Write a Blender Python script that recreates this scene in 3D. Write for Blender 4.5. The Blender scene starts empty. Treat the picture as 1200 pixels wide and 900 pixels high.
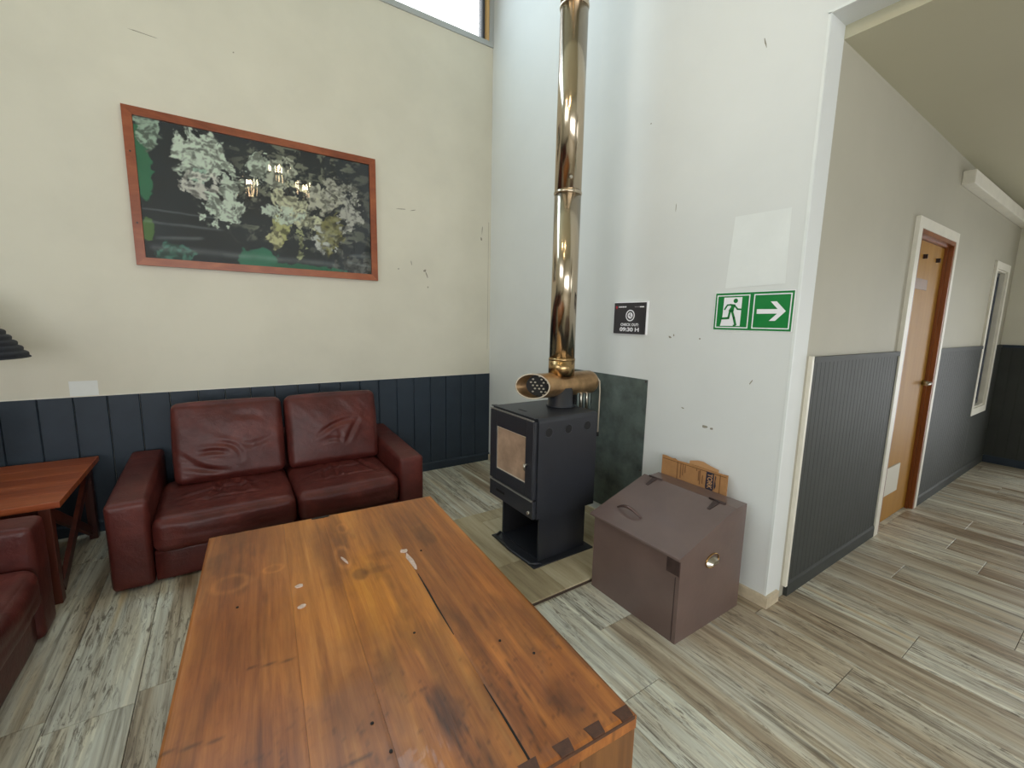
import bpy, bmesh, math, random
import numpy as np
from mathutils import Vector, Matrix

random.seed(7)
RNG = np.random.RandomState(11)
scene = bpy.context.scene
COL = scene.collection
PI = math.pi

# ------------------------------------------------------------------ camera
cd = bpy.data.cameras.new('camera')
cam = bpy.data.objects.new('camera', cd)
COL.objects.link(cam)
RIGHT = Vector((0.83205, -0.55436, 0.01963))
UP = Vector((0.06379, 0.13078, 0.98936))
FWD = Vector((0.55102, 0.82194, -0.14418))
m = Matrix((RIGHT, UP, -FWD)).transposed().to_4x4()
m.translation = Vector((0, 0, 1.5))
cam.matrix_world = m
cd.sensor_fit = 'HORIZONTAL'
cd.sensor_width = 36.0
cd.lens = 507.83 / 1200 * 36.0
cd.clip_start = 0.02
scene.camera = cam

# ------------------------------------------------------------------ world, daylight, exposure
w = bpy.data.worlds.new('sky')
scene.world = w
w.use_nodes = True
wb = w.node_tree.nodes['Background']
wb.inputs['Color'].default_value = (0.95, 0.98, 1.0, 1)
wb.inputs['Strength'].default_value = 2.6

def area_light(name, loc, rot, sx, sy, power, col=(1, 1, 1)):
    d = bpy.data.lights.new(name, 'AREA')
    d.shape = 'RECTANGLE'; d.size = sx; d.size_y = sy
    d.energy = power; d.color = col
    o = bpy.data.objects.new(name, d)
    o.location = loc; o.rotation_euler = rot
    COL.objects.link(o)
    return o

# daylight coming in through the windows, the unseen left one added as fill (each sits in its opening)
area_light('daylight_clerestory', (-0.4, 3.88, 4.53), (math.radians(-78), 0, 0), 4.2, 0.75, 82, (0.66, 0.86, 1.0))
area_light('daylight_rear_window', (-0.6, -3.12, 1.60), (math.radians(90), 0, 0), 4.2, 1.6, 112, (0.97, 0.98, 1.0))
area_light('added_left_fill', (-3.52, 0.3, 3.2), (0, math.radians(-84), 0), 1.6, 3.0, 38, (0.93, 0.97, 1.0))
area_light('daylight_hall_window', (4.6, -3.12, 1.5), (math.radians(90), 0, 0), 2.4, 1.5, 9, (0.97, 0.98, 1.0))
area_light('daylight_glass_door', (7.20, -0.55, 1.1), (0, math.radians(90), 0), 2.0, 1.3, 30, (0.95, 0.98, 1.0))

vs = scene.view_settings
vs.view_transform = 'Standard'
vs.look = 'None'
vs.exposure = 0.0
vs.gamma = 1.0
vs.use_curve_mapping = False
scene.display_settings.display_device = 'sRGB'
scene.cycles.use_denoising = True
scene.cycles.max_bounces = 8
scene.cycles.diffuse_bounces = 5
scene.cycles.sample_clamp_indirect = 6.0
scene.cycles.caustics_reflective = False
scene.cycles.caustics_refractive = False

# ------------------------------------------------------------------ room measures (metres)
XW, YB, YH = 2.346, 3.941, 1.011       # stove wall, picture wall, hall wall
HB, HH, XF = 0.944, 1.345, 7.236       # wainscot heights, end wall of the hall
XL, YR, ZC = -3.6, -3.2, 5.3           # left wall, rear wall, high ceiling

# ------------------------------------------------------------------ helpers
def lin(r, g, b):
    f = lambda c: c / 12.92 if c <= 0.04045 else ((c + 0.055) / 1.055) ** 2.4
    return (f(r / 255), f(g / 255), f(b / 255), 1.0)

def nodes_of(name):
    mt = bpy.data.materials.new(name)
    mt.use_nodes = True
    nt = mt.node_tree
    return mt, nt, nt.nodes['Principled BSDF']

def N(nt, typ, **kw):
    n = nt.nodes.new(typ)
    for k, v in kw.items():
        if k.startswith('i_'):
            n.inputs[k[2:].replace('_', ' ')].default_value = v
        else:
            setattr(n, k, v)
    return n

def ramp(nt, stops):
    r = nt.nodes.new('ShaderNodeValToRGB')
    e = r.color_ramp.elements
    while len(e) < len(stops):
        e.new(0.5)
    for el, (p, c) in zip(e, stops):
        el.position = p; el.color = c
    return r

def plain(name, col, rough=0.5, metal=0.0, spec=0.5, noise=0.0, nscale=8.0, bump=0.0, bscale=60.0, coat=0.0):
    mt, nt, b = nodes_of(name)
    b.inputs['Roughness'].default_value = rough
    b.inputs['Metallic'].default_value = metal
    b.inputs['Specular IOR Level'].default_value = spec
    b.inputs['Coat Weight'].default_value = coat
    b.inputs['Base Color'].default_value = col
    tc = N(nt, 'ShaderNodeTexCoord')
    if noise:
        nz = N(nt, 'ShaderNodeTexNoise', i_Scale=nscale, i_Detail=5.0, i_Roughness=0.6)
        nt.links.new(tc.outputs['Object'], nz.inputs['Vector'])
        c0 = tuple(max(0, c * (1 - noise)) for c in col[:3]) + (1,)
        c1 = tuple(min(1, c * (1 + noise)) for c in col[:3]) + (1,)
        r = ramp(nt, [(0.3, c0), (0.7, c1)])
        nt.links.new(nz.outputs['Fac'], r.inputs['Fac'])
        nt.links.new(r.outputs['Color'], b.inputs['Base Color'])
    if bump:
        nb = N(nt, 'ShaderNodeTexNoise', i_Scale=bscale, i_Detail=4.0)
        nt.links.new(tc.outputs['Object'], nb.inputs['Vector'])
        bp = N(nt, 'ShaderNodeBump', i_Strength=bump, i_Distance=0.01)
        nt.links.new(nb.outputs['Fac'], bp.inputs['Height'])
        nt.links.new(bp.outputs['Normal'], b.inputs['Normal'])
    return mt

def wood(name, stops, stretch=(22, 1.3, 22), scale=1.0, rough=0.45, bump=0.15, attr=None, spec=0.5, fine=0.35, coat=0.0):
    """grain stretched along one axis; each piece gets its own cut of the grain"""
    mt, nt, b = nodes_of(name)
    tc = N(nt, 'ShaderNodeTexCoord'); oi = N(nt, 'ShaderNodeObjectInfo')
    mul = N(nt, 'ShaderNodeMath', operation='MULTIPLY'); mul.inputs[1].default_value = 37.0
    nt.links.new(oi.outputs['Random'], mul.inputs[0])
    add = N(nt, 'ShaderNodeVectorMath', operation='ADD')
    nt.links.new(tc.outputs['Object'], add.inputs[0]); nt.links.new(mul.outputs[0], add.inputs[1])
    mp = N(nt, 'ShaderNodeMapping'); mp.inputs['Scale'].default_value = tuple(s * scale for s in stretch)
    nt.links.new(add.outputs[0], mp.inputs['Vector'])
    n1 = N(nt, 'ShaderNodeTexNoise', i_Scale=0.45, i_Detail=7.0, i_Roughness=0.62, i_Distortion=1.1)
    nt.links.new(mp.outputs[0], n1.inputs['Vector'])
    n2 = N(nt, 'ShaderNodeTexNoise', i_Scale=2.6, i_Detail=6.0, i_Roughness=0.7, i_Distortion=0.4)
    nt.links.new(mp.outputs[0], n2.inputs['Vector'])
    mx = N(nt, 'ShaderNodeMix', data_type='FLOAT'); mx.inputs[0].default_value = fine
    nt.links.new(n1.outputs['Fac'], mx.inputs[2]); nt.links.new(n2.outputs['Fac'], mx.inputs[3])
    tone = N(nt, 'ShaderNodeMath', operation='MULTIPLY_ADD'); tone.inputs[1].default_value = 0.16; tone.inputs[2].default_value = -0.08
    nt.links.new(oi.outputs['Random'], tone.inputs[0])
    sm = N(nt, 'ShaderNodeMath', operation='ADD')
    nt.links.new(mx.outputs[0], sm.inputs[0]); nt.links.new(tone.outputs[0], sm.inputs[1])
    r = ramp(nt, stops)
    nt.links.new(sm.outputs[0], r.inputs['Fac'])
    out = r.outputs['Color']
    if attr:
        a = N(nt, 'ShaderNodeAttribute', attribute_name=attr)
        mm = N(nt, 'ShaderNodeMix', data_type='RGBA', blend_type='MULTIPLY'); mm.inputs[0].default_value = 1.0
        nt.links.new(out, mm.inputs[6]); nt.links.new(a.outputs['Color'], mm.inputs[7])
        sc2 = N(nt, 'ShaderNodeVectorMath', operation='SCALE'); sc2.inputs['Scale'].default_value = 2.0
        nt.links.new(mm.outputs[2], sc2.inputs[0])
        out = sc2.outputs[0]
    nt.links.new(out, b.inputs['Base Color'])
    b.inputs['Roughness'].default_value = rough
    b.inputs['Specular IOR Level'].default_value = spec
    b.inputs['Coat Weight'].default_value = coat
    bp = N(nt, 'ShaderNodeBump', i_Strength=bump, i_Distance=0.004)
    nt.links.new(n2.outputs['Fac'], bp.inputs['Height'])
    nt.links.new(bp.outputs['Normal'], b.inputs['Normal'])
    return mt

def attr_mat(name, attr, rough=0.5, spec=0.5):
    mt, nt, b = nodes_of(name)
    a = N(nt, 'ShaderNodeAttribute', attribute_name=attr)
    nt.links.new(a.outputs['Color'], b.inputs['Base Color'])
    b.inputs['Roughness'].default_value = rough
    b.inputs['Specular IOR Level'].default_value = spec
    return mt

def plaster(name, col, grime=0.10):
    mt, nt, b = nodes_of(name)
    tc = N(nt, 'ShaderNodeTexCoord')
    n1 = N(nt, 'ShaderNodeTexNoise', i_Scale=0.9, i_Detail=6.0, i_Roughness=0.6)
    nt.links.new(tc.outputs['Object'], n1.inputs['Vector'])
    c0 = tuple(c * (1 - grime) for c in col[:3]) + (1,)
    r = ramp(nt, [(0.35, c0), (0.6, col)])
    nt.links.new(n1.outputs['Fac'], r.inputs['Fac'])
    nt.links.new(r.outputs['Color'], b.inputs['Base Color'])
    n2 = N(nt, 'ShaderNodeTexNoise', i_Scale=130.0, i_Detail=3.0)
    nt.links.new(tc.outputs['Object'], n2.inputs['Vector'])
    n3 = N(nt, 'ShaderNodeTexNoise', i_Scale=2.0, i_Detail=2.0)
    nt.links.new(tc.outputs['Object'], n3.inputs['Vector'])
    ad = N(nt, 'ShaderNodeMath', operation='MULTIPLY_ADD'); ad.inputs[1].default_value = 0.12
    nt.links.new(n2.outputs['Fac'], ad.inputs[0]); nt.links.new(n3.outputs['Fac'], ad.inputs[2])
    bp = N(nt, 'ShaderNodeBump', i_Strength=0.18, i_Distance=0.012)
    nt.links.new(ad.outputs[0], bp.inputs['Height']); nt.links.new(bp.outputs['Normal'], b.inputs['Normal'])
    b.inputs['Roughness'].default_value = 0.62
    b.inputs['Specular IOR Level'].default_value = 0.3
    return mt

def glass_pane(name, gloss=0.06, tint=(1, 1, 1, 1), wave=0.0):
    mt, nt, b = nodes_of(name)
    out = nt.nodes['Material Output']
    tr = N(nt, 'ShaderNodeBsdfTransparent'); tr.inputs['Color'].default_value = tint
    gl = N(nt, 'ShaderNodeBsdfGlossy'); gl.inputs['Roughness'].default_value = 0.02
    fr = N(nt, 'ShaderNodeFresnel'); fr.inputs['IOR'].default_value = 1.45
    mix = N(nt, 'ShaderNodeMixShader')
    if wave:
        tc = N(nt, 'ShaderNodeTexCoord')
        mp = N(nt, 'ShaderNodeMapping'); mp.inputs['Scale'].default_value = (9, 1, 2.2)
        nt.links.new(tc.outputs['Object'], mp.inputs['Vector'])
        nz = N(nt, 'ShaderNodeTexNoise', i_Scale=1.3, i_Detail=2.0)
        nt.links.new(mp.outputs[0], nz.inputs['Vector'])
        bp = N(nt, 'ShaderNodeBump', i_Strength=wave, i_Distance=0.01)
        nt.links.new(nz.outputs['Fac'], bp.inputs['Height'])
        nt.links.new(bp.outputs['Normal'], gl.inputs['Normal'])
    nt.links.new(fr.outputs[0], mix.inputs[0])
    nt.links.new(tr.outputs[0], mix.inputs[1]); nt.links.new(gl.outputs[0], mix.inputs[2])
    nt.links.new(mix.outputs[0], out.inputs['Surface'])
    return mt

def glow(name, col, strength):
    mt, nt, b = nodes_of(name)
    b.inputs['Emission Color'].default_value = col
    b.inputs['Emission Strength'].default_value = strength
    b.inputs['Base Color'].default_value = col
    return mt

class MB:
    """collects shapes in world (or thing-local) coordinates, then links them as one mesh object"""
    def __init__(s):
        s.v = []; s.f = []; s.sm = []
    def add(s, v, f, smooth=False):
        o = len(s.v); s.v += [tuple(map(float, p)) for p in v]
        for q in f:
            s.f.append(tuple(i + o for i in q)); s.sm.append(smooth)
        return s
    def box(s, x0, x1, y0, y1, z0, z1, bev=0.0):
        if bev:
            bm = bmesh.new()
            bmesh.ops.create_cube(bm, size=1.0)
            for vv in bm.verts:
                vv.co = Vector(((x0 + x1) / 2 + vv.co.x * (x1 - x0), (y0 + y1) / 2 + vv.co.y * (y1 - y0), (z0 + z1) / 2 + vv.co.z * (z1 - z0)))
            bmesh.ops.bevel(bm, geom=bm.edges[:], offset=bev, segments=2, affect='EDGES', profile=0.5)
            bm.verts.index_update()
            s.add([vv.co[:] for vv in bm.verts], [[vv.index for vv in ff.verts] for ff in bm.faces])
            bm.free()
            return s
        v = [(x, y, z) for x in (x0, x1) for y in (y0, y1) for z in (z0, z1)]
        return s.add(v, [(0, 1, 3, 2), (4, 6, 7, 5), (0, 4, 5, 1), (2, 3, 7, 6), (0, 2, 6, 4), (1, 5, 7, 3)])
    def bar(s, a, b, wd, th, up=(0, 0, 1)):
        """rectangular bar from a to b"""
        a = Vector(a); b = Vector(b); d = (b - a).normalized(); u = Vector(up)
        sd = d.cross(u)
        if sd.length < 1e-4: sd = d.cross(Vector((1, 0, 0)))
        sd.normalize(); u = sd.cross(d)
        v = []
        for p in (a, b):
            for i, j in ((-1, -1), (1, -1), (1, 1), (-1, 1)):
                v.append(p + sd * i * wd / 2 + u * j * th / 2)
        return s.add(v, [(0, 3, 2, 1), (4, 5, 6, 7), (0, 1, 5, 4), (1, 2, 6, 5), (2, 3, 7, 6), (3, 0, 4, 7)])
    def tube(s, pts, r, n=12, caps=True):
        pts = [Vector(p) for p in pts]; rs = r if isinstance(r, (list, tuple)) else [r] * len(pts)
        v = []; ref = None
        for i, p in enumerate(pts):
            d = (pts[min(i + 1, len(pts) - 1)] - pts[max(i - 1, 0)]).normalized()
            if ref is None:
                ref = d.cross(Vector((0, 0, 1)))
                if ref.length < 1e-3: ref = d.cross(Vector((1, 0, 0)))
            ref = (ref - d * ref.dot(d)).normalized(); b = d.cross(ref)
            for k in range(n):
                t = 2 * PI * k / n
                v.append(p + (ref * math.cos(t) + b * math.sin(t)) * rs[i])
        f = [(i * n + k, i * n + (k + 1) % n, (i + 1) * n + (k + 1) % n, (i + 1) * n + k) for i in range(len(pts) - 1) for k in range(n)]
        s.add(v, f, True)
        if caps:
            s.f.append(tuple(len(s.v) - len(v) + k for k in range(n))[::-1]); s.sm.append(False)
            s.f.append(tuple(len(s.v) - n + k for k in range(n))); s.sm.append(False)
        return s
    def lathe(s, prof, c=(0, 0, 0), n=32, close=False):
        v = []
        for r, z in prof:
            for k in range(n):
                t = 2 * PI * k / n
                v.append((c[0] + r * math.cos(t), c[1] + r * math.sin(t), c[2] + z))
        L = len(prof)
        f = [(i * n + k, i * n + (k + 1) % n, (i + 1) * n + (k + 1) % n, (i + 1) * n + k) for i in range(L - 1) for k in range(n)]
        s.add(v, f, True)
        if close:
            o = len(s.v) - len(v)
            s.f.append(tuple(o + k for k in range(n))[::-1]); s.sm.append(False)
            s.f.append(tuple(o + (L - 1) * n + k for k in range(n))); s.sm.append(False)
        return s
    def prism(s, poly, axis, a, b):
        """polygon (p,q) extruded along axis 'x','y' or 'z' from a to b"""
        mk = {'x': lambda p, t: (t, p[0], p[1]), 'y': lambda p, t: (p[0], t, p[1]), 'z': lambda p, t: (p[0], p[1], t)}[axis]
        n = len(poly)
        v = [mk(p, a) for p in poly] + [mk(p, b) for p in poly]
        f = [tuple(range(n)), tuple(range(2 * n - 1, n - 1, -1))] + [(i, (i + 1) % n + 0, (i + 1) % n + n, i + n) for i in range(n)]
        return s.add(v, f)
    def build(s, name, mat, parent=None, local=False, fix=True):
        off = Vector((0, 0, 0))
        if parent is not None and not local: off = Vector(parent.location)
        me = bpy.data.meshes.new(name)
        me.from_pydata([(p[0] - off.x, p[1] - off.y, p[2] - off.z) for p in s.v], [], s.f)
        me.polygons.foreach_set('use_smooth', s.sm)
        if fix:
            bm = bmesh.new(); bm.from_mesh(me); bmesh.ops.recalc_face_normals(bm, faces=bm.faces); bm.to_mesh(me); bm.free()
        me.materials.append(mat)
        o = bpy.data.objects.new(name, me); COL.objects.link(o)
        if parent is not None: o.parent = parent
        return o
    def thing(s, name, mat, label, cat, loc=None, group=None):
        """a thing that is one mesh: origin at its base"""
        if loc is None:
            a = np.array(s.v); loc = ((a[:, 0].min() + a[:, 0].max()) / 2, (a[:, 1].min() + a[:, 1].max()) / 2, a[:, 2].min())
        s.v = [(p[0] - loc[0], p[1] - loc[1], p[2] - loc[2]) for p in s.v]
        o = s.build(name, mat); o.location = loc
        tag(o, label, cat, group)
        return o

def tag(o, label, cat=None, group=None):
    o['label'] = label
    if cat: o['category'] = cat
    if group: o['group'] = group
    return o

def thing(name, label, cat, loc=(0, 0, 0), rz=0.0, group=None):
    o = bpy.data.objects.new(name, None)
    o.empty_display_size = 0.1
    o.location = loc; o.rotation_euler = (0, 0, rz)
    COL.objects.link(o)
    return tag(o, label, cat, group)

def struct(o, label=None, cat=None):
    o['kind'] = 'structure'
    if label: o['label'] = label
    if cat: o['category'] = cat
    return o

def text_mesh(txt, size, name, mat, parent, origin, xdir, ydir, depth=0.0006, bold=0.0, width=None):
    """flat lettering: origin is the centre of the line, xdir/ydir the reading and upward directions"""
    cu = bpy.data.curves.new(name, 'FONT')
    cu.body = txt; cu.size = size; cu.align_x = 'CENTER'; cu.align_y = 'CENTER'; cu.extrude = depth; cu.offset = bold
    to = bpy.data.objects.new(name, cu); COL.objects.link(to)
    dg = bpy.context.evaluated_depsgraph_get()
    me = bpy.data.meshes.new_from_object(to.evaluated_get(dg))
    bpy.data.objects.remove(to)
    x = Vector(xdir).normalized(); y = Vector(ydir).normalized(); z = x.cross(y)
    sx = 1.0
    if width:
        xs = [v.co.x for v in me.vertices]; sx = width / (max(xs) - min(xs))
    off = Vector(parent.location)
    for v in me.vertices:
        v.co = Vector(origin) + x * v.co.x * sx + y * v.co.y + z * v.co.z - off
    me.materials.clear(); me.materials.append(mat)
    o = bpy.data.objects.new(name, me); COL.objects.link(o); o.parent = parent
    return o

# value noise in numpy (for prints and stains)
def vnoise(x, y, seed=0):
    r = np.random.RandomState(seed).rand(64, 64)
    xi = np.floor(x).astype(int); yi = np.floor(y).astype(int)
    fx = x - xi; fy = y - yi
    fx = fx * fx * (3 - 2 * fx); fy = fy * fy * (3 - 2 * fy)
    g = lambda a, b: r[a % 64, b % 64]
    return (g(xi, yi) * (1 - fx) + g(xi + 1, yi) * fx) * (1 - fy) + (g(xi, yi + 1) * (1 - fx) + g(xi + 1, yi + 1) * fx) * fy

def fbm(x, y, seed=0, oct=5):
    t = 0; a = 0.5; s = 0
    for k in range(oct):
        t = t + a * vnoise(x * 2 ** k, y * 2 ** k, seed + k); s += a; a *= 0.55
    return t / s

def sstep(a, b, x):
    t = np.clip((x - a) / (b - a), 0, 1)
    return t * t * (3 - 2 * t)

def set_colors(me, name, arr):
    ca = me.color_attributes.new(name, 'FLOAT_COLOR', 'POINT')
    a = np.ones((len(me.vertices), 4), np.float32); a[:, :3] = arr
    ca.data.foreach_set('color', a.ravel())

# ------------------------------------------------------------------ materials
M = {}
M['wall'] = plaster('off_white_plaster', lin(215, 212, 197))
M['wall_stove'] = plaster('white_plaster', lin(218, 221, 219), 0.06)
M['ceiling'] = plaster('ceiling_plaster', lin(184, 180, 156), 0.04)
M['wall_hall'] = plaster('shaded_hall_plaster', lin(176, 172, 156), 0.08)  # plaster darkened so its colour carries the dimmer hall light
M['white_trim'] = plain('white_trim_paint', lin(222, 218, 205), 0.45, noise=0.06)
M['worn_base'] = plain('worn_cream_base', lin(198, 184, 158), 0.5, noise=0.22, nscale=12)
M['patch'] = plain('patch_paint', lin(222, 226, 224), 0.55, noise=0.03)
M['scuff'] = plain('scuff_grey', lin(140, 136, 122), 0.8)
M['wainscot'] = plain('slate_blue_paint', lin(45, 55, 66), 0.5, spec=0.3, noise=0.12, nscale=5, bump=0.08, bscale=40)
M['wainscot_hall'] = plain('slate_grey_paint', lin(60, 62, 59), 0.6, spec=0.22, noise=0.10, nscale=4)
mt, nt, b = nodes_of('weathered_floor_plank')
tc = N(nt, 'ShaderNodeTexCoord'); oi = N(nt, 'ShaderNodeObjectInfo')
mul = N(nt, 'ShaderNodeMath', operation='MULTIPLY'); mul.inputs[1].default_value = 53.0
nt.links.new(oi.outputs['Random'], mul.inputs[0])
add = N(nt, 'ShaderNodeVectorMath', operation='ADD')
nt.links.new(tc.outputs['Object'], add.inputs[0]); nt.links.new(mul.outputs[0], add.inputs[1])
def stretched(sc, detail, rough, dist, scale=1.0):
    mp = N(nt, 'ShaderNodeMapping'); mp.inputs['Scale'].default_value = sc
    nt.links.new(add.outputs[0], mp.inputs['Vector'])
    n = N(nt, 'ShaderNodeTexNoise', i_Scale=scale, i_Detail=detail, i_Roughness=rough, i_Distortion=dist)
    nt.links.new(mp.outputs[0], n.inputs['Vector'])
    return n.outputs['Fac']
def mixc(fac, a, c2, blend='MIX'):
    x = N(nt, 'ShaderNodeMix', data_type='RGBA', blend_type=blend)
    if isinstance(fac, float): x.inputs[0].default_value = fac
    else: nt.links.new(fac, x.inputs[0])
    for sk, v in ((x.inputs[6], a), (x.inputs[7], c2)):
        if isinstance(v, tuple): sk.default_value = v
        else: nt.links.new(v, sk)
    return x.outputs[2]
broad = stretched((7, .55, 5), 3.0, .5, .6)               # wide bands of grey and brown
streak = stretched((34, 1.0, 10), 6.0, .62, .7)           # long grain streaks
scrape = stretched((60, 7.0, 10), 5.0, .72, 1.2)          # short dark scrapes
r1 = ramp(nt, [(.30, lin(150, 132, 110)), (.45, lin(190, 179, 158)), (.58, lin(212, 211, 198)), (.72, lin(198, 180, 148))])
nt.links.new(broad, r1.inputs['Fac'])
r2 = ramp(nt, [(.30, (.36, .33, .30, 1)), (.46, (.82, .80, .78, 1)), (.58, (1.02, 1.02, 1.0, 1)), (.70, (1.28, 1.28, 1.26, 1))])
nt.links.new(streak, r2.inputs['Fac'])
base = mixc(1.0, r1.outputs['Color'], r2.outputs['Color'], 'MULTIPLY')
r3 = ramp(nt, [(.50, (0, 0, 0, 1)), (.62, (.85, .85, .85, 1))]); nt.links.new(scrape, r3.inputs['Fac'])
msk = stretched((5, 1.4, 5), 3.0, .6, .3)
r4 = ramp(nt, [(.38, (0, 0, 0, 1)), (.58, (1, 1, 1, 1))]); nt.links.new(msk, r4.inputs['Fac'])
mk = N(nt, 'ShaderNodeMath', operation='MULTIPLY'); nt.links.new(r3.outputs['Color'], mk.inputs[0]); nt.links.new(r4.outputs['Color'], mk.inputs[1])
col = mixc(mk.outputs[0], base, lin(92, 80, 66))
tone = ramp(nt, [(0, (.84, .80, .75, 1)), (.5, (1, 1, 1, 1)), (1, (1.06, 1.08, 1.08, 1))]); nt.links.new(oi.outputs['Random'], tone.inputs['Fac'])
col = mixc(1.0, col, tone.outputs['Color'], 'MULTIPLY')
nt.links.new(col, b.inputs['Base Color'])
b.inputs['Roughness'].default_value = .40
bp = N(nt, 'ShaderNodeBump', i_Strength=.22, i_Distance=.003)
nt.links.new(scrape, bp.inputs['Height']); nt.links.new(bp.outputs['Normal'], b.inputs['Normal'])
M['plank'] = mt
M['gap'] = plain('floor_joint', lin(58, 50, 42), 0.8)
M['hearth_board'] = wood('hearth_board', [(0.25, lin(120, 104, 80)), (0.45, lin(168, 152, 120)), (0.65, lin(198, 186, 156)), (0.85, lin(150, 132, 102))], (16, 1.3, 10), 1.0, 0.42, 0.15)
M['hearth_edge'] = plain('hearth_edge', lin(64, 50, 40), 0.6)
M['table_top'] = wood('worn_varnished_table', [(0.26, lin(104, 58, 26)), (0.40, lin(152, 92, 40)), (0.54, lin(186, 121, 56)), (0.72, lin(210, 150, 78))], (20, 1.1, 8), 1.0, 0.34, 0.14, attr='stain', fine=0.4, coat=0.15)
M['table_side'] = wood('varnished_side', [(0.28, lin(70, 42, 22)), (0.45, lin(106, 66, 32)), (0.62, lin(134, 88, 44)), (0.8, lin(96, 60, 30))], (16, 16, 1.3), 1.0, 0.35, 0.12)
M['table_pin'] = plain('end_grain', lin(78, 48, 33), 0.5, noise=0.3, nscale=60)
M['crack'] = plain('crack_black', lin(18, 12, 9), 0.8)
M['residue'] = plain('sticker_residue', lin(196, 172, 158), 0.7, noise=0.25, nscale=90)
M['side_table'] = wood('mahogany_top', [(0.28, lin(82, 34, 18)), (0.45, lin(128, 58, 30)), (0.62, lin(160, 84, 46)), (0.8, lin(112, 48, 26))], (1.4, 24, 8), 1.0, 0.35, 0.12)
M['side_leg'] = wood('shaded_mahogany_leg', [(0.3, lin(40, 16, 12)), (0.5, lin(72, 30, 20)), (0.7, lin(96, 44, 28))], (14, 14, 1.4), 1.0, 0.4, 0.12)  # shade under the table top put into the leg and brace colour
M['frame'] = wood('cherry_frame', [(0.28, lin(104, 48, 24)), (0.5, lin(142, 74, 42)), (0.7, lin(168, 98, 60))], (4, 20, 9), 1.0, 0.38, 0.1)
M['door'] = wood('pine_veneer_door', [(0.25, lin(124, 84, 28)), (0.5, lin(158, 112, 42)), (0.75, lin(174, 130, 56))], (7, 7, 0.8), 1.0, 0.5, 0.05, spec=0.15)
M['jamb'] = wood('orange_stained_jamb', [(0.3, lin(98, 48, 18)), (0.55, lin(138, 76, 30)), (0.75, lin(162, 98, 46))], (12, 12, 0.9), 1.0, 0.35, 0.08)

# leather with fine grain
mt, nt, b = nodes_of('oxblood_leather')
tc = N(nt, 'ShaderNodeTexCoord')
nz = N(nt, 'ShaderNodeTexNoise', i_Scale=5.0, i_Detail=5.0, i_Roughness=0.65); nt.links.new(tc.outputs['Object'], nz.inputs['Vector'])
r = ramp(nt, [(0.3, lin(64, 25, 22)), (0.55, lin(82, 35, 30)), (0.75, lin(104, 50, 43))])
nt.links.new(nz.outputs['Fac'], r.inputs['Fac']); nt.links.new(r.outputs['Color'], b.inputs['Base Color'])
vo = N(nt, 'ShaderNodeTexVoronoi', i_Scale=190.0); nt.links.new(tc.outputs['Object'], vo.inputs['Vector'])
n4 = N(nt, 'ShaderNodeTexNoise', i_Scale=26.0, i_Detail=4.0, i_Distortion=1.5); nt.links.new(tc.outputs['Object'], n4.inputs['Vector'])
ad = N(nt, 'ShaderNodeMath', operation='MULTIPLY_ADD'); ad.inputs[1].default_value = 0.12
nt.links.new(vo.outputs['Distance'], ad.inputs[0]); nt.links.new(n4.outputs['Fac'], ad.inputs[2])
bp = N(nt, 'ShaderNodeBump', i_Strength=0.28, i_Distance=0.006)
nt.links.new(ad.outputs[0], bp.inputs['Height']); nt.links.new(bp.outputs['Normal'], b.inputs['Normal'])
b.inputs['Roughness'].default_value = 0.42
b.inputs['Specular IOR Level'].default_value = 0.32
M['leather'] = mt
M['black_foot'] = plain('black_foot', lin(20, 18, 18), 0.6)
M['stove'] = plain('stove_black', lin(42, 44, 50), 0.42, 0.1, 0.55, noise=0.10, nscale=6, bump=0.05, bscale=120)
M['stove_dark'] = plain('stove_inside', lin(14, 14, 16), 0.7)
M['stove_edge'] = plain('worn_bare_edge', lin(150, 148, 142), 0.4, 0.5)
M['stove_glass'] = plain('sooty_glass', lin(164, 138, 116), 0.3, 0.0, 0.5, noise=0.28, nscale=9)
M['gasket'] = plain('white_gasket', lin(200, 190, 172), 0.9, noise=0.15, nscale=40)
# polished flue, straw-coloured by heat
M['chrome'] = plain('polished_flue', lin(190, 176, 156), 0.17, 1.0, noise=0.06, nscale=3)
M['chrome_hot'] = plain('heat_tinted_flue', lin(168, 140, 100), 0.26, 1.0, noise=0.12, nscale=6)
M['exchanger'] = plain('heat_browned_steel', lin(176, 142, 104), 0.30, 0.85, noise=0.32, nscale=14)
M['steel'] = plain('brushed_steel', lin(190, 184, 172), 0.28, 1.0)
M['shield'] = plain('galvanised_sheet', lin(88, 98, 94), 0.45, 0.15, noise=0.5, nscale=6, bump=0.1, bscale=20)
M['box'] = plain('brown_enamel', lin(98, 79, 74), 0.34, 0.0, 0.6, noise=0.12, nscale=4, bump=0.06, bscale=30, coat=0.35)
M['box_gloss'] = plain('polished_brown', lin(96, 76, 72), 0.16, 0.3)
M['box_dark'] = plain('box_worn_dark', lin(58, 42, 39), 0.5, noise=0.3, nscale=40)
M['card'] = plain('corrugated_card', lin(168, 122, 76), 0.8, noise=0.12, nscale=14)
M['card_dark'] = plain('card_edge', lin(112, 76, 44), 0.85)
M['ink'] = plain('navy_ink', lin(40, 36, 52), 0.7)
M['card_print'] = plain('brown_print', lin(120, 82, 50), 0.8)
M['card_tan'] = plain('card_letter', lin(184, 140, 96), 0.8)
M['green'] = plain('safety_green', lin(0, 122, 52), 0.4)
M['sign_white'] = plain('sign_white', lin(236, 236, 240), 0.45)
M['sign_dark'] = plain('sign_charcoal', lin(48, 45, 50), 0.35)
M['sign_red'] = plain('sign_red', lin(176, 40, 54), 0.5)
M['sign_grey'] = plain('sign_grey', lin(128, 124, 128), 0.5)
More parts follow.
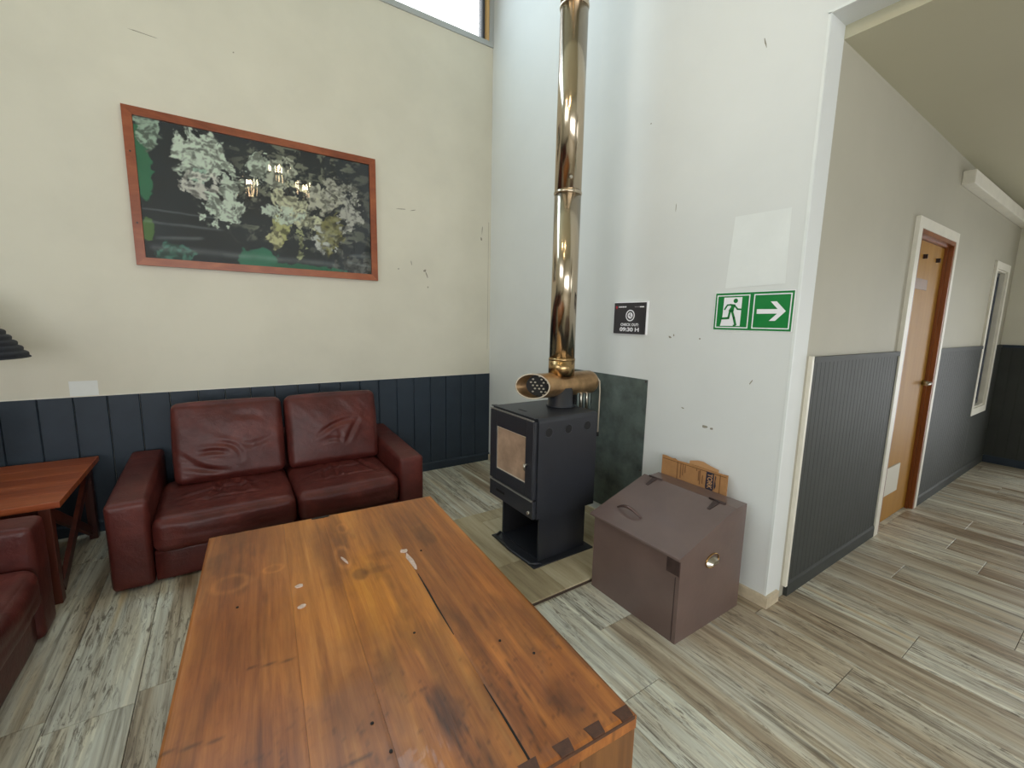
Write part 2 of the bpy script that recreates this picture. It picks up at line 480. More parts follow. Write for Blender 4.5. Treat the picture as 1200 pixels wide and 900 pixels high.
M['shade'] = plain('black_woven_shade', lin(30, 33, 42), 0.75, noise=0.2, nscale=40, bump=0.3, bscale=200)
M['lamp_base'] = wood('dark_lamp_base', [(0.3, lin(38, 22, 14)), (0.7, lin(70, 42, 26))], (12, 12, 2), 1.0, 0.4, 0.1)
M['alu'] = plain('grey_aluminium', lin(176, 180, 180), 0.4, 0.3)
M['alu_dark'] = plain('dark_aluminium', lin(74, 80, 88), 0.4, 0.4)
M['pine'] = plain('pine_bead', lin(206, 170, 116), 0.5)
M['pane'] = glass_pane('window_glass')
M['picture_glass'] = glass_pane('picture_glass', wave=0.35)
M['print'] = attr_mat('nature_print', 'ink', 0.5, 0.3)
M['pine_plate'] = plain('varnished_plate', lin(118, 78, 36), 0.45, noise=0.15, nscale=30)
M['plastic'] = plain('white_plastic', lin(206, 202, 188), 0.5)
M['brass'] = plain('aged_brass', lin(168, 134, 84), 0.25, 1.0)
M['bulb'] = glow('warm_bulb', (1.0, 0.76, 0.44, 1), 18.0)
M['cable'] = plain('pale_cable', lin(190, 178, 158), 0.5)

# ------------------------------------------------------------------ the setting
# floor: a bed with separate planks laid along the stove wall direction
fb = MB().box(XL, XF, YR, YB, -0.12, -0.006).build('floor', M['gap'])
struct(fb, 'grey brown weathered wood plank floor of the room and hall', 'floor')
PW = 0.262
plank_cache = {}
def plank_mesh(L):
    k = round(L, 2)
    if k not in plank_cache:
        mb = MB().box(-PW / 2 + .0012, PW / 2 - .0012, -L / 2 + .0012, L / 2 - .0012, -0.010, 0.0)
        # small chamfer along the top edges
        me = bpy.data.meshes.new('plank')
        bm = bmesh.new()
        vs_ = [bm.verts.new(p) for p in mb.v]
        for q in mb.f: bm.faces.new([vs_[i] for i in q])
        bmesh.ops.recalc_face_normals(bm, faces=bm.faces)
        ed = [e for e in bm.edges if all(v.co.z > -0.001 for v in e.verts)]
        bmesh.ops.bevel(bm, geom=ed, offset=0.0016, segments=1, affect='EDGES')
        bm.to_mesh(me); bm.free()
        me.materials.append(M['plank'])
        plank_cache[k] = me
    return plank_cache[k]
known = {-2: 2.11, -1: 0.7, 0: 2.097, 6: 2.35, 7: 1.357, 8: 0.2, 9: 0.58, 17: 0.65, 18: 1.0, 19: 0.655}
PL = 1.34
for k in range(-7, 30):
    x0 = -0.37 + PW * (k - 0)
    xc = x0 + PW / 2
    if xc + PW / 2 > XF + 0.03: continue
    yj = known.get(k, (k * 0.531) % PL)
    ytop = YB if x0 < XW - .3 or x0 + PW <= XW + .02 else YH
    cuts = [c for c in [yj + PL * i for i in range(-6, 6)] if -1.5 < c < ytop - 0.05]
    ys = [-1.5] + cuts + [ytop]
    for a, bb in zip(ys[:-1], ys[1:]):
        if bb - a < 0.06: continue
        o = bpy.data.objects.new('plank', plank_mesh(bb - a)); COL.objects.link(o)
        o.parent = fb; o.location = (xc, (a + bb) / 2, 0)
for ya, yb_ in ((YH, 1.9), (1.9, 3.25), (3.25, YB)):      # ripped strip along the stove wall
    MB().box(-.37 + PW * 10 + .0012, XW, ya + .0012, yb_ - .0012, -.010, 0).build('plank', M['plank'], fb)
MB().box(XL, XF, YR, -1.5, -0.006, 0).build('far_plank_field', M['plank'], fb)['kind'] = 'stuff'

# picture wall (back): lower body, band over the clerestory, left end
wbk = MB().box(XL - .15, XW + .155, YB, YB + .16, -0.12, 4.082).box(XL - .15, XW + .155, YB, YB + .16, 4.98, ZC).box(XL - .15, -2.6, YB, YB + .16, 4.082, 4.98)
wbk = struct(wbk.build('wall_back', M['wall']), 'tall off white wall with a slate blue board wainscot behind the sofa', 'wall')
# wainscot boards
seams = [XW] + [2.171 - 0.1672 * k for k in range(0, 35) if 2.171 - 0.1672 * k > XL] + [XL]
board_cache = {}
for a, bb in zip(seams[1:], seams[:-1]):
    wd = round(bb - a, 4)
    if wd not in board_cache:
        q = MB().prism([(-wd / 2 + .0012, 0.016), (-wd / 2 + .0012, 0.006), (-wd / 2 + .006, 0), (wd / 2 - .006, 0), (wd / 2 - .0012, 0.006), (wd / 2 - .0012, 0.016)], 'z', 0.0, HB)
        tmp = q.build('board', M['wainscot']); board_cache[wd] = tmp.data
        bpy.data.objects.remove(tmp)
    o = bpy.data.objects.new('board', board_cache[wd]); COL.objects.link(o)
    o.parent = wbk; o.location = ((a + bb) / 2, YB - 0.016, 0)
tag(MB().box(XL, XW, YB - .003, YB, HB, HB + .006).build('paint_line', M['white_trim'], wbk), 'ragged pale paint line along the top of the wainscot')
skb = MB().prism([(YB - .030, 0), (YB - .030, .07), (YB - .022, .082), (YB - .016, .082), (YB - .016, 0)], 'x', XL, XW)
struct(skb.build('baseboard_back', M['wainscot']), 'dark slate baseboard under the board wainscot', 'baseboard')
# paint patch and knocks on the back wall
tag(MB().box(-.852, -.712, YB - .0015, YB, .951, 1.05).build('paint_patch', M['patch'], wbk), 'square of paler paint above the wainscot')
def blob(mb, cx, cz, rx, rz, rot, plane, seed, depth=.0008):
    rr = random.Random(seed); n = 9; p = []
    for i in range(n):
        t = 2 * PI * i / n; q = .6 + .4 * rr.random()
        x = rx * q * math.cos(t); z = rz * q * math.sin(t)
        p.append((cx + x * math.cos(rot) - z * math.sin(rot), cz + x * math.sin(rot) + z * math.cos(rot)))
    return mb.prism(p, plane[0], plane[1], plane[1] - depth)
for i, (x, z, rx, rz, ro) in enumerate(((1.648, 1.914, .006, .04, .4), (1.63, 1.95, .02, .012, .3), (1.499, 2.011, .004, .03, .2), (2.245, 2.392, .005, .05, -.1), (2.235, 2.31, .012, .02, .2), (1.41, 2.47, .05, .004, .1), (1.52, 2.475, .035, .004, .25), (1.377, 1.947, .01, .008, 0), (1.66, 1.80, .008, .01, 0), (-.30, 3.30, .10, .003, -.06), (.2, 3.35, .006, .006, 0))):
    blob(MB(), x, z, rx, rz, ro, ('y', YB), i).build('scuff', M['scuff'], wbk)

MB().box(2.318, 2.3205, YB - .0008, YB, 1.20, 2.48).build('corner_crack', M['scuff'], wbk)

# clerestory window in the back wall
w1 = thing('window_1', 'high clerestory window with grey frame at the top of the back wall', 'window', (-.13, YB, 4.082))
w1['kind'] = 'structure'
MB().box(-2.6, XW, YB - .012, YB + .10, 4.082, 4.118).box(-2.6, XW, YB - .012, YB + .10, 4.94, 4.98).box(XW - .045, XW - .001, YB - .012, YB + .10, 4.118, 4.94).box(-2.6, -2.56, YB - .012, YB + .10, 4.118, 4.94).build('window_frame', M['alu'], w1)
MB().box(-2.56, XW - .045, YB - .004, YB + .05, 4.118, 4.132).build('sill_bead', M['alu'], w1)
MB().box(XW - .075, XW - .045, YB + .0, YB + .09, 4.118, 4.94).build('pine_bead', M['pine'], w1)
MB().box(XW - .10, XW - .075, YB + .03, YB + .10, 4.118, 4.94).build('sash_bar', M['alu_dark'], w1)
for i in range(4):
    xa = -2.56 + i * 1.20; xb = min(xa + 1.20, XW - .10)
    MB().box(xa, xb, YB + .06, YB + .064, 4.118, 4.94).build('pane', M['pane'], w1)
    if i: MB().box(xa - .02, xa + .02, YB + .03, YB + .09, 4.118, 4.94).build('mullion', M['alu_dark'], w1)

# stove wall (right) with the header over the opening to the hall; unseen pier past it added to block rear-window light
wr = MB().prism([(YB + .16, -.12), (YB + .16, ZC), (YR, ZC), (YR, -.12), (-1.1, -.12), (-1.1, 2.884), (YH, 2.884), (YH, -.12)], 'x', XW, XW + .155)
wr = struct(wr.build('wall_right', M['wall_stove']), 'tall white wall behind the stove with an opening to the hall', 'wall')
tag(MB().prism([(1.391, 1.701), (1.082, 1.711), (1.089, 2.072), (1.369, 2.078)], 'x', XW - .001, XW).build('paint_patch', M['patch'], wr), 'pale bare patch above the exit sign')
for i, (y, z, rx, rz, ro) in enumerate(((1.442, .903, .02, .012, 0), (1.40, .90, .012, .008, 0), (1.599, .988, .012, .005, .2), (1.728, 1.419, .014, .008, .3), (1.70, 1.43, .006, .01, 0), (1.521, 1.417, .008, .007, 0), (1.295, 2.894, .004, .03, -.3), (1.979, 2.75, .006, .006, 0), (1.20, 1.2, .004, .02, .5), (1.75, 2.2, .003, .03, 0))):
    blob(MB(), y, z, rx, rz, ro, ('x', XW), 40 + i).build('scuff', M['scuff'], wr)
# pale corner bead down the pillar and along the header
tag(MB().box(XW - .002, XW + .010, YH - .002, YH + .010, 0.062, 2.884).box(XW - .002, XW + .010, -1.1, YH + .01, 2.880, 2.892).build('corner_bead', M['patch'], wr), 'pale corner bead')
# baseboard right: from the log box to the pillar, returning round the corner
bbr = MB().prism([(XW - .017, YB - .03), (XW - .017, YH - .017), (XW + .115, YH - .017), (XW + .115, YH), (XW, YH), (XW, YB - .03)], 'z', 0, .062)
struct(bbr.build('baseboard_right', M['worn_base']), 'worn cream baseboard along the stove wall and round the pillar foot', 'baseboard')

# hall wall with door and slot window openings
DX0, DX1, DZ = 3.925, 4.765, 2.165      # door opening
SX0, SX1, SZ0, SZ1 = 6.36, 6.86, 0.70, 2.10
T = .15
wh = MB()
x0 = XW + .155
wh.box(x0, DX0, YH, YH + T, -.12, 2.95).box(DX0, DX1, YH, YH + T, DZ, 2.95).box(DX1, SX0, YH, YH + T, -.12, 2.95)
wh.box(SX0, SX1, YH, YH + T, -.12, SZ0).box(SX0, SX1, YH, YH + T, SZ1, 2.95).box(SX1, XF + .15, YH, YH + T, -.12, 2.95)
wh.box(DX0, DX1, YH, YH + T, -.12, -.008)
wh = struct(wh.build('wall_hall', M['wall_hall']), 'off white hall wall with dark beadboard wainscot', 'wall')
def beadboard(xa, xb, yb, z0, z1, pitch=.052, axis='x'):
    """grooved panelling: one outline with a groove at every joint"""
    p = [(xa, yb)]; x = xa
    y1 = yb - .014
    p.append((xa, y1))
    while x + pitch < xb - .01:
        x += pitch
        p += [(x - .0022, y1), (x, y1 + .0028), (x + .0022, y1)]
    p += [(xb, y1), (xb, yb)]
    return p
def hall_wainscot(xa, xb, holes=None):
    o = MB().prism(beadboard(xa, xb, YH, 0, 0), 'z', .085, HH - .03).build('beadboard', M['wainscot_hall'], wh)
    o['kind'] = 'stuff'
    MB().box(xa, xb, YH - .022, YH, HH - .03, HH).build('cap_rail', M['wainscot_hall'], wh)
    MB().prism([(YH - .022, 0), (YH - .022, .07), (YH - .015, .085), (YH, .085), (YH, 0)], 'x', xa, xb).build('skirting', M['wainscot_hall'], wh)
CXO = .075
hall_wainscot(2.545, DX0 - CXO)
hall_wainscot(DX1 + CXO, SX0 - .07)
o = MB().prism(beadboard(SX0 - .07, XF, YH, 0, 0), 'z', .085, SZ0 - .07).build('beadboard', M['wainscot_hall'], wh); o['kind'] = 'stuff'
o = MB().prism(beadboard(SX1 + .07, XF, YH, 0, 0), 'z', SZ0 - .07, HH - .03).build('beadboard', M['wainscot_hall'], wh); o['kind'] = 'stuff'
MB().box(SX1 + .07, XF, YH - .022, YH, HH - .03, HH).build('cap_rail', M['wainscot_hall'], wh)
MB().prism([(YH - .022, 0), (YH - .022, .07), (YH - .015, .085), (YH, .085), (YH, 0)], 'x', SX0 - .07, XF).build('skirting', M['wainscot_hall'], wh)
tag(MB().box(2.525, 2.545, YH - .020, YH, .062, HH + .004).build('edge_strip', M['white_trim'], wh), 'pale strip closing the panelling')

# hall door
d1 = thing('door_1', 'pine veneer door with a vent grille and white casing in the hall', 'door', ((DX0 + DX1) / 2, YH, 0))
d1['kind'] = 'structure'
MB().box(DX0 - CXO, DX0, YH - .024, YH, 0, DZ + .07).box(DX1, DX1 + CXO * .75, YH - .024, YH, 0, DZ + .07).box(DX0, DX1, YH - .024, YH, DZ, DZ + .07).build('casing', M['white_trim'], d1)
MB().box(DX0, DX0 + .03, YH - .02, YH + T, 0, DZ).box(DX1 - .03, DX1, YH - .02, YH + T, 0, DZ).box(DX0 + .03, DX1 - .03, YH - .02, YH + T, DZ - .03, DZ).box(DX1 - .045, DX1 - .03, YH + .010, YH + .029, 0, DZ - .03).box(DX0 + .03, DX1 - .045, YH + .010, YH + .029, DZ - .045, DZ - .03).build('jamb', M['jamb'], d1)
LY = YH + .030
MB().box(DX0 + .001, DX1 - .001, YH + .0005, YH + T, -.008, -.0005).build('threshold', M['plank'], d1)
leaf = MB().box(DX0 + .032, DX1 - .032, LY, LY + .04, .008, DZ - .032).build('leaf', M['door'], d1)
pl = tag(MB().box(4.10, 4.405, LY - .004, LY, 1.785, 1.860).build('name_plate', M['pine_plate'], d1), 'small engraved wooden name plate')
for i, (zz, xa, xb) in enumerate(((1.848, 4.13, 4.38), (1.825, 4.15, 4.36), (1.797, 4.12, 4.39))):
    MB().box(xa, xb, LY - .0048, LY - .004, zz - .005, zz + .005).build('engraved_line', M['box_dark'], pl)
for x in (4.238, 4.553):
    MB().tube([(x, LY - .018, 2.03), (x, LY - .018, 2.00)], .007, 8).box(x - .008, x + .008, LY - .012, LY, 2.0, 2.03).build('hook', M['box_dark'], d1)
hk = MB().tube([(4.69, LY, 1.07), (4.69, LY - .05, 1.07)], [.024, .012], 12).tube([(4.69, LY - .05, 1.072), (4.57, LY - .052, 1.068)], .011, 10)
tag(hk.build('door_handle', M['steel'], d1), 'shiny lever handle')
gr = MB().box(4.098, 4.41, LY - .008, LY, .225, .450)
gr = tag(gr.build('vent_grille', M['plastic'], d1), 'white slatted vent grille')
for i in range(9):
    MB().prism([(LY - .014, .240 + i * .023), (LY - .008, .240 + i * .023), (LY - .008, .252 + i * .023)], 'x', 4.113, 4.395).build('slat', M['plastic'], gr)

# slot window in the hall wall
w2 = thing('window_2', 'narrow tall slot window with white frame at the end of the hall', 'window', ((SX0 + SX1) / 2, YH, SZ0))
w2['kind'] = 'structure'
fr = MB()
f = .07
fr.box(SX0 - f, SX0, YH - .018, YH + .0, SZ0 - f, SZ1 + f).box(SX1, SX1 + f, YH - .018, YH, SZ0 - f, SZ1 + f).box(SX0, SX1, YH - .018, YH, SZ0 - f, SZ0).box(SX0, SX1, YH - .018, YH, SZ1, SZ1 + f)
fr.build('window_frame', M['white_trim'], w2)
MB().box(SX0, SX0 + .012, YH, YH + .14, SZ0, SZ1).box(SX1 - .012, SX1, YH, YH + .14, SZ0, SZ1).box(SX0 + .012, SX1 - .012, YH, YH + .14, SZ0, SZ0 + .012).box(SX0 + .012, SX1 - .012, YH, YH + .14, SZ1 - .012, SZ1).build('reveal_lining', M['white_trim'], w2)
MB().box(SX0 + .012, SX0 + .06, YH + .040, YH + .075, SZ0 + .012, SZ1 - .012).box(SX1 - .05, SX1 - .012, YH + .040, YH + .075, SZ0 + .012, SZ1 - .012).box(SX0 + .06, SX1 - .05, YH + .040, YH + .075, SZ0 + .012, SZ0 + .05).box(SX0 + .06, SX1 - .05, YH + .040, YH + .075, SZ1 - .05, SZ1 - .012).build('sash', M['alu_dark'], w2)
MB().box(SX0 + .06, SX1 - .05, YH + .054, YH + .058, SZ0 + .05, SZ1 - .05).build('pane', M['pane'], w2)

# end wall of the hall, with a glass door beyond the picture edge
GY0, GY1, GZ = -1.25, 0.15, 2.15
we = MB().box(XF, XF + .15, GY1, YH, -.12, 2.95).box(XF, XF + .15, YR, GY0, -.12, 2.95).box(XF, XF + .15, GY0, GY1, GZ, 2.95)
we = struct(we.build('wall_hall_end', M['wall']), 'white end wall of the hall with dark beadboard below', 'wall')
pp = [(XF - .014 if abs(q[1] - (YH - .014)) < 1e-6 else (XF if q[1] == YH else XF - .0112), q[0]) for q in beadboard(GY1 + .08, YH - .014, YH, 0, 0, .085)]
o = MB().prism(pp, 'z', .085, HH - .03).build('beadboard', M['wainscot_hall'], we); o['kind'] = 'stuff'
MB().box(XF - .022, XF, GY1 + .08, YH - .022, HH - .03, HH).build('cap_rail', M['wainscot'], we)
MB().box(XF - .020, XF, GY1 + .08, YH - .022, 0, .085).build('skirting', M['wainscot'], we)
d2 = thing('door_2', 'glazed door in the end wall of the hall', 'door', (XF, (GY0 + GY1) / 2, 0)); d2['kind'] = 'structure'
MB().box(XF, XF + .1, GY0, GY0 + .07, 0, GZ).box(XF, XF + .1, GY1 - .07, GY1, 0, GZ).box(XF, XF + .1, GY0 + .07, GY1 - .07, GZ - .07, GZ).box(XF, XF + .1, GY0 + .07, GY1 - .07, 0, .08).build('window_frame', M['white_trim'], d2)
MB().box(XF + .05, XF + .054, GY0 + .07, GY1 - .07, .08, GZ - .07).build('pane', M['pane'], d2)

# ceilings
hc = MB().prism([(XW + .155, 2.826), (XF + .15, 2.722), (XF + .15, 3.0), (XW + .155, 3.0)], 'y', YR, YH)
struct(hc.build('ceiling_hall', M['ceiling']), 'low gently sloping textured ceiling over the hall', 'ceiling')
struct(MB().box(XL - .15, XW + .155, YR - .15, YB + .16, ZC, ZC + .1).build('ceiling', M['ceiling']), 'high ceiling over the lounge', 'ceiling')
# left and rear walls (behind the camera) with rear windows; high left window added to lighten the lounge
LY0, LY1, LZ0, LZ1 = -1.25, 1.85, 2.36, 4.04
w4 = thing('window_4', 'added unseen high window in the left wall, there to lighten the lounge', 'window', (XL, (LY0 + LY1) / 2, LZ0)); w4['kind'] = 'structure'
MB().box(XL - .08, XL, LY0, LY1, LZ0, LZ0 + .05).box(XL - .08, XL, LY0, LY1, LZ1 - .05, LZ1).box(XL - .08, XL, LY0, LY0 + .05, LZ0 + .05, LZ1 - .05).box(XL - .08, XL, LY1 - .05, LY1, LZ0 + .05, LZ1 - .05).build('window_frame', M['white_trim'], w4)
MB().box(XL - .05, XL - .046, LY0 + .05, LY1 - .05, LZ0 + .05, LZ1 - .05).build('pane', M['pane'], w4)
struct(MB().box(XL - .15, XL, YR, LY0, -.12, ZC).box(XL - .15, XL, LY1, YB, -.12, ZC).box(XL - .15, XL, LY0, LY1, -.12, LZ0).box(XL - .15, XL, LY0, LY1, LZ1, ZC).build('wall_left', M['wall']), 'off white left wall of the lounge', 'wall')
wq = MB().box(XL - .15, XF + .15, YR - .15, YR, -.12, .75).box(XL - .15, -2.8, YR - .15, YR, .75, ZC).box(1.6, 3.3, YR - .15, YR, .75, ZC).box(5.9, XF + .15, YR - .15, YR, .75, ZC)
wq.box(-2.8, 1.6, YR - .15, YR, 2.45, ZC).box(3.3, 5.9, YR - .15, YR, 2.3, ZC)
struct(wq.build('wall_rear', M['wall']), 'rear wall with wide windows behind the viewer', 'wall')
def rear_window(n, xa, xb, za, zb, lab, k):
    t = thing('window_%d' % n, lab, 'window', ((xa + xb) / 2, YR, za)); t['kind'] = 'structure'
    MB().box(xa, xb, YR - .08, YR, za, za + .06).box(xa, xb, YR - .08, YR, zb - .06, zb).box(xa, xa + .06, YR - .08, YR, za + .06, zb - .06).box(xb - .06, xb, YR - .08, YR, za + .06, zb - .06).build('window_frame', M['white_trim'], t)
    st = (xb - xa - .12) / k
    for i in range(k):
        a = xa + .06 + i * st
        MB().box(a, a + st, YR - .05, YR - .046, za + .06, zb - .06).build('pane', M['pane'], t)
        if i: MB().box(a - .025, a + .025, YR - .07, YR - .01, za + .06, zb - .06).build('mullion', M['white_trim'], t)
rear_window(3, -2.8, 1.6, .75, 2.45, 'wide lounge window behind the viewer', 3)
rear_window(5, 3.3, 5.9, .75, 2.3, 'hall window behind the viewer', 2)
# boxed trunking under the hall ceiling
t1 = MB().box(4.74, XF, YH - .075, YH, 2.585, 2.685, .006)
struct(t1.build('trim_1', M['white_trim']), 'white boxed trunking along the hall wall under the ceiling', 'trim')
t2 = MB().box(XF - .07, XF, YR, YH - .075, 2.585, 2.685, .006)
struct(t2.build('trim_2', M['white_trim']), 'white boxed trunking across the end wall of the hall', 'trim')

# ------------------------------------------------------------------ framed picture
def picture():
    x0, x1, z0, z1 = -.445, 1.180, 1.826, 2.832
    fw = .052
    t = thing('framed_picture', 'large framed nature print in a reddish wood frame above the sofa', 'picture', ((x0 + x1) / 2, YB, z0))
    yb, yf = YB, YB - .032
    for poly in ([(x0, z0), (x1, z0), (x1 - fw, z0 + fw), (x0 + fw, z0 + fw)], [(x0, z1), (x1, z1), (x1 - fw, z1 - fw), (x0 + fw, z1 - fw)],
                 [(x0, z0), (x0 + fw, z0 + fw), (x0 + fw, z1 - fw), (x0, z1)], [(x1, z0), (x1 - fw, z0 + fw), (x1 - fw, z1 - fw), (x1, z1)]):
        MB().prism(poly, 'y', yb, yf).build('frame_rail', M['frame'], t)
    MB().box(x0 + .01, x1 - .01, yb - .012, yb - .001, z0 + .01, z1 - .01).build('backing', M['card_dark'], t)
    # the print: dark forest scene with pale flowers, leaves and lichens, painted on a fine grid
    nx, nz = 300, 184
    u = np.linspace(0, 1, nx); v = np.linspace(0, 1, nz)
    U, V = np.meshgrid(u, v)             # V up
    X = U * 1.62; Z = V * 1.0
    wx = fbm(X * 5, Z * 5, 3) - .5; wz = fbm(X * 5, Z * 5, 23) - .5
    c = np.zeros((nz, nx, 3))
    base = fbm(X * 3, Z * 4, 5)[..., None]
    c[:] = np.array([.008, .015, .021]) * (0.5 + 1.6 * base)
    # finer foliage speckle on the right half
    sp = fbm(X * 22 + wx * 6, Z * 22, 9)
    k = sstep(.50, .66, sp) * sstep(.28, .5, U) * sstep(.10, .3, V) * (.35 + .65 * sstep(1.02, .8, U))
    c = c * (1 - k[..., None] * .8) + k[..., None] * .8 * np.array([.26, .29, .22])
    def blobm(cx, cz, rx, rz, col, amt=1.0, jag=.9, sharp=.10, fq=9, seed=1):
        nonlocal c
        d = np.sqrt(((U + wx * .03 - cx) / (rx * 1.08)) ** 2 + ((V + wz * .04 - cz) / (rz * 1.08)) ** 2)
        hf = fbm(X * 21 + wx * 3, Z * 21 + wz * 3, seed, 4)
        g = d + jag * (fbm(X * fq, Z * fq, seed) - .5) * 1.2 + jag * (hf - .5) * 1.9
        k = sstep(1.06, .92, g) * amt
        tex = .38 + 1.15 * sstep(.30, .62, fbm(X * 38 + wx * 5, Z * 38 + wz * 5, seed + 7, 3))
        if jag < .65: tex = .75 + .4 * fbm(X * 9, Z * 9, seed + 7)
        c = c * (1 - k[..., None]) + k[..., None] * np.array(col)[None, None] * tex[..., None]
    pale = (.50, .60, .50); cream = (.52, .55, .38); olive = (.36, .38, .16); green = (.035, .21, .10); dg = (.02, .10, .05)
    blobm(.022, .68, .030, .24, green, 1, .4, seed=31)
    blobm(.055, .93, .045, .16, (.33, .46, .36), .9, .7, seed=33)
    blobm(.022, .22, .018, .08, (.10, .22, .06), 1, .6, seed=35)
    blobm(.245, .80, .092, .15, pale, 1, .68, seed=37)
    blobm(.335, .62, .035, .12, pale, .9, 1.4, seed=39)
    blobm(.215, .66, .03, .06, (.3, .45, .36), .9, 1.0, seed=41)
    blobm(.235, .55, .05, .07, (.6, .62, .55), .8, 1.7, seed=43)
    blobm(.305, .42, .080, .11, pale, .95, 1.0, seed=45)
    blobm(.47, .82, .05, .09, pale, .9, 1.4, seed=47)
    blobm(.54, .76, .05, .10, (.45, .5, .4), .8, 1.6, seed=49)
    blobm(.545, .34, .036, .13, olive, 1, .8, seed=51)
    blobm(.52, .24, .03, .07, (.45, .46, .25), 1, .8, seed=53)
    blobm(.62, .58, .06, .10, cream, .9, 1.3, seed=55)
    blobm(.665, .42, .055, .09, cream, .95, 1.1, seed=57)
    blobm(.56, .47, .07, .06, pale, .85, 1.5, seed=59)
    blobm(.77, .64, .06, .09, (.5, .52, .42), .8, 1.8, seed=61)
    blobm(.83, .74, .06, .07, (.46, .48, .4), .7, 1.8, seed=63)
    blobm(.87, .58, .05, .11, (.5, .52, .46), .75, 1.9, seed=65)
    blobm(.73, .25, .05, .08, (.5, .54, .5), .9, 1.6, seed=67)
    blobm(.64, .24, .02, .10, (.34, .38, .2), .9, 1.3, seed=69)
    blobm(.80, .30, .05, .10, (.22, .22, .08), .8, 1.5, seed=71)
    blobm(.44, .045, .080, .095, (.03, .22, .13), 1, .45, seed=73)
    blobm(.10, .03, .06, .09, (.05, .17, .13), .9, .7, seed=75)
    blobm(.66, .012, .15, .03, (.02, .17, .09), 1, .5, seed=77)
    blobm(.95, .07, .12, .10, (.10, .11, .10), .8, 1.2, seed=79)
    # pale bands of window reflection painted into the print
    for zc, ua, ub, th, sl in ((.36, 0, .27, .006, -.04), (.27, 0, .30, .009, -.05), (.155, .04, .22, .012, .35), (.085, .02, .82, .022, -.045), (.10, .86, 1, .010, -.35), (.16, .88, 1, .014, .1)):
        ln = np.exp(-((V - zc - sl * (U - ua) * .5 - .012 * (fbm(X * 7, Z * 0 + zc * 50, 83) - .5)) / th) ** 2) * sstep(ua - .01, ua + .02, U) * sstep(ub + .01, ub - .02, U)
        c = c + (ln * (.35 + .65 * fbm(X * 14, Z * 14, 87)))[..., None] * np.array([.13, .15, .15])
    c = np.clip(c, 0, 1)
    gx = x0 + fw - .004 + U * (x1 - x0 - 2 * fw + .008); gz = z0 + fw - .004 + V * (z1 - z0 - 2 * fw + .008)
    vs_ = np.stack([gx - t.location.x, np.full_like(gx, YB - .0135) - t.location.y, gz - t.location.z], -1).reshape(-1, 3)
    idx = np.arange(nx * nz).reshape(nz, nx)
    f = np.stack([idx[:-1, :-1], idx[:-1, 1:], idx[1:, 1:], idx[1:, :-1]], -1).reshape(-1, 4)
    me = bpy.data.meshes.new('print'); me.from_pydata(vs_.tolist(), [], f.tolist()); me.materials.append(M['print'])
    set_colors(me, 'ink', c.reshape(-1, 3))
    o = bpy.data.objects.new('print', me); COL.objects.link(o); o.parent = t
    MB().box(x0 + fw - .004, x1 - fw + .004, YB - .020, YB - .018, z0 + fw - .004, z1 - fw + .004).build('glass', M['picture_glass'], t)
    for zz in (2.55, 2.10):
        MB().tube([(x0 + .026, yf, zz), (x0 + .026, yf - .0015, zz)], .006, 8).build('screw', M['box_dark'], t)
picture()

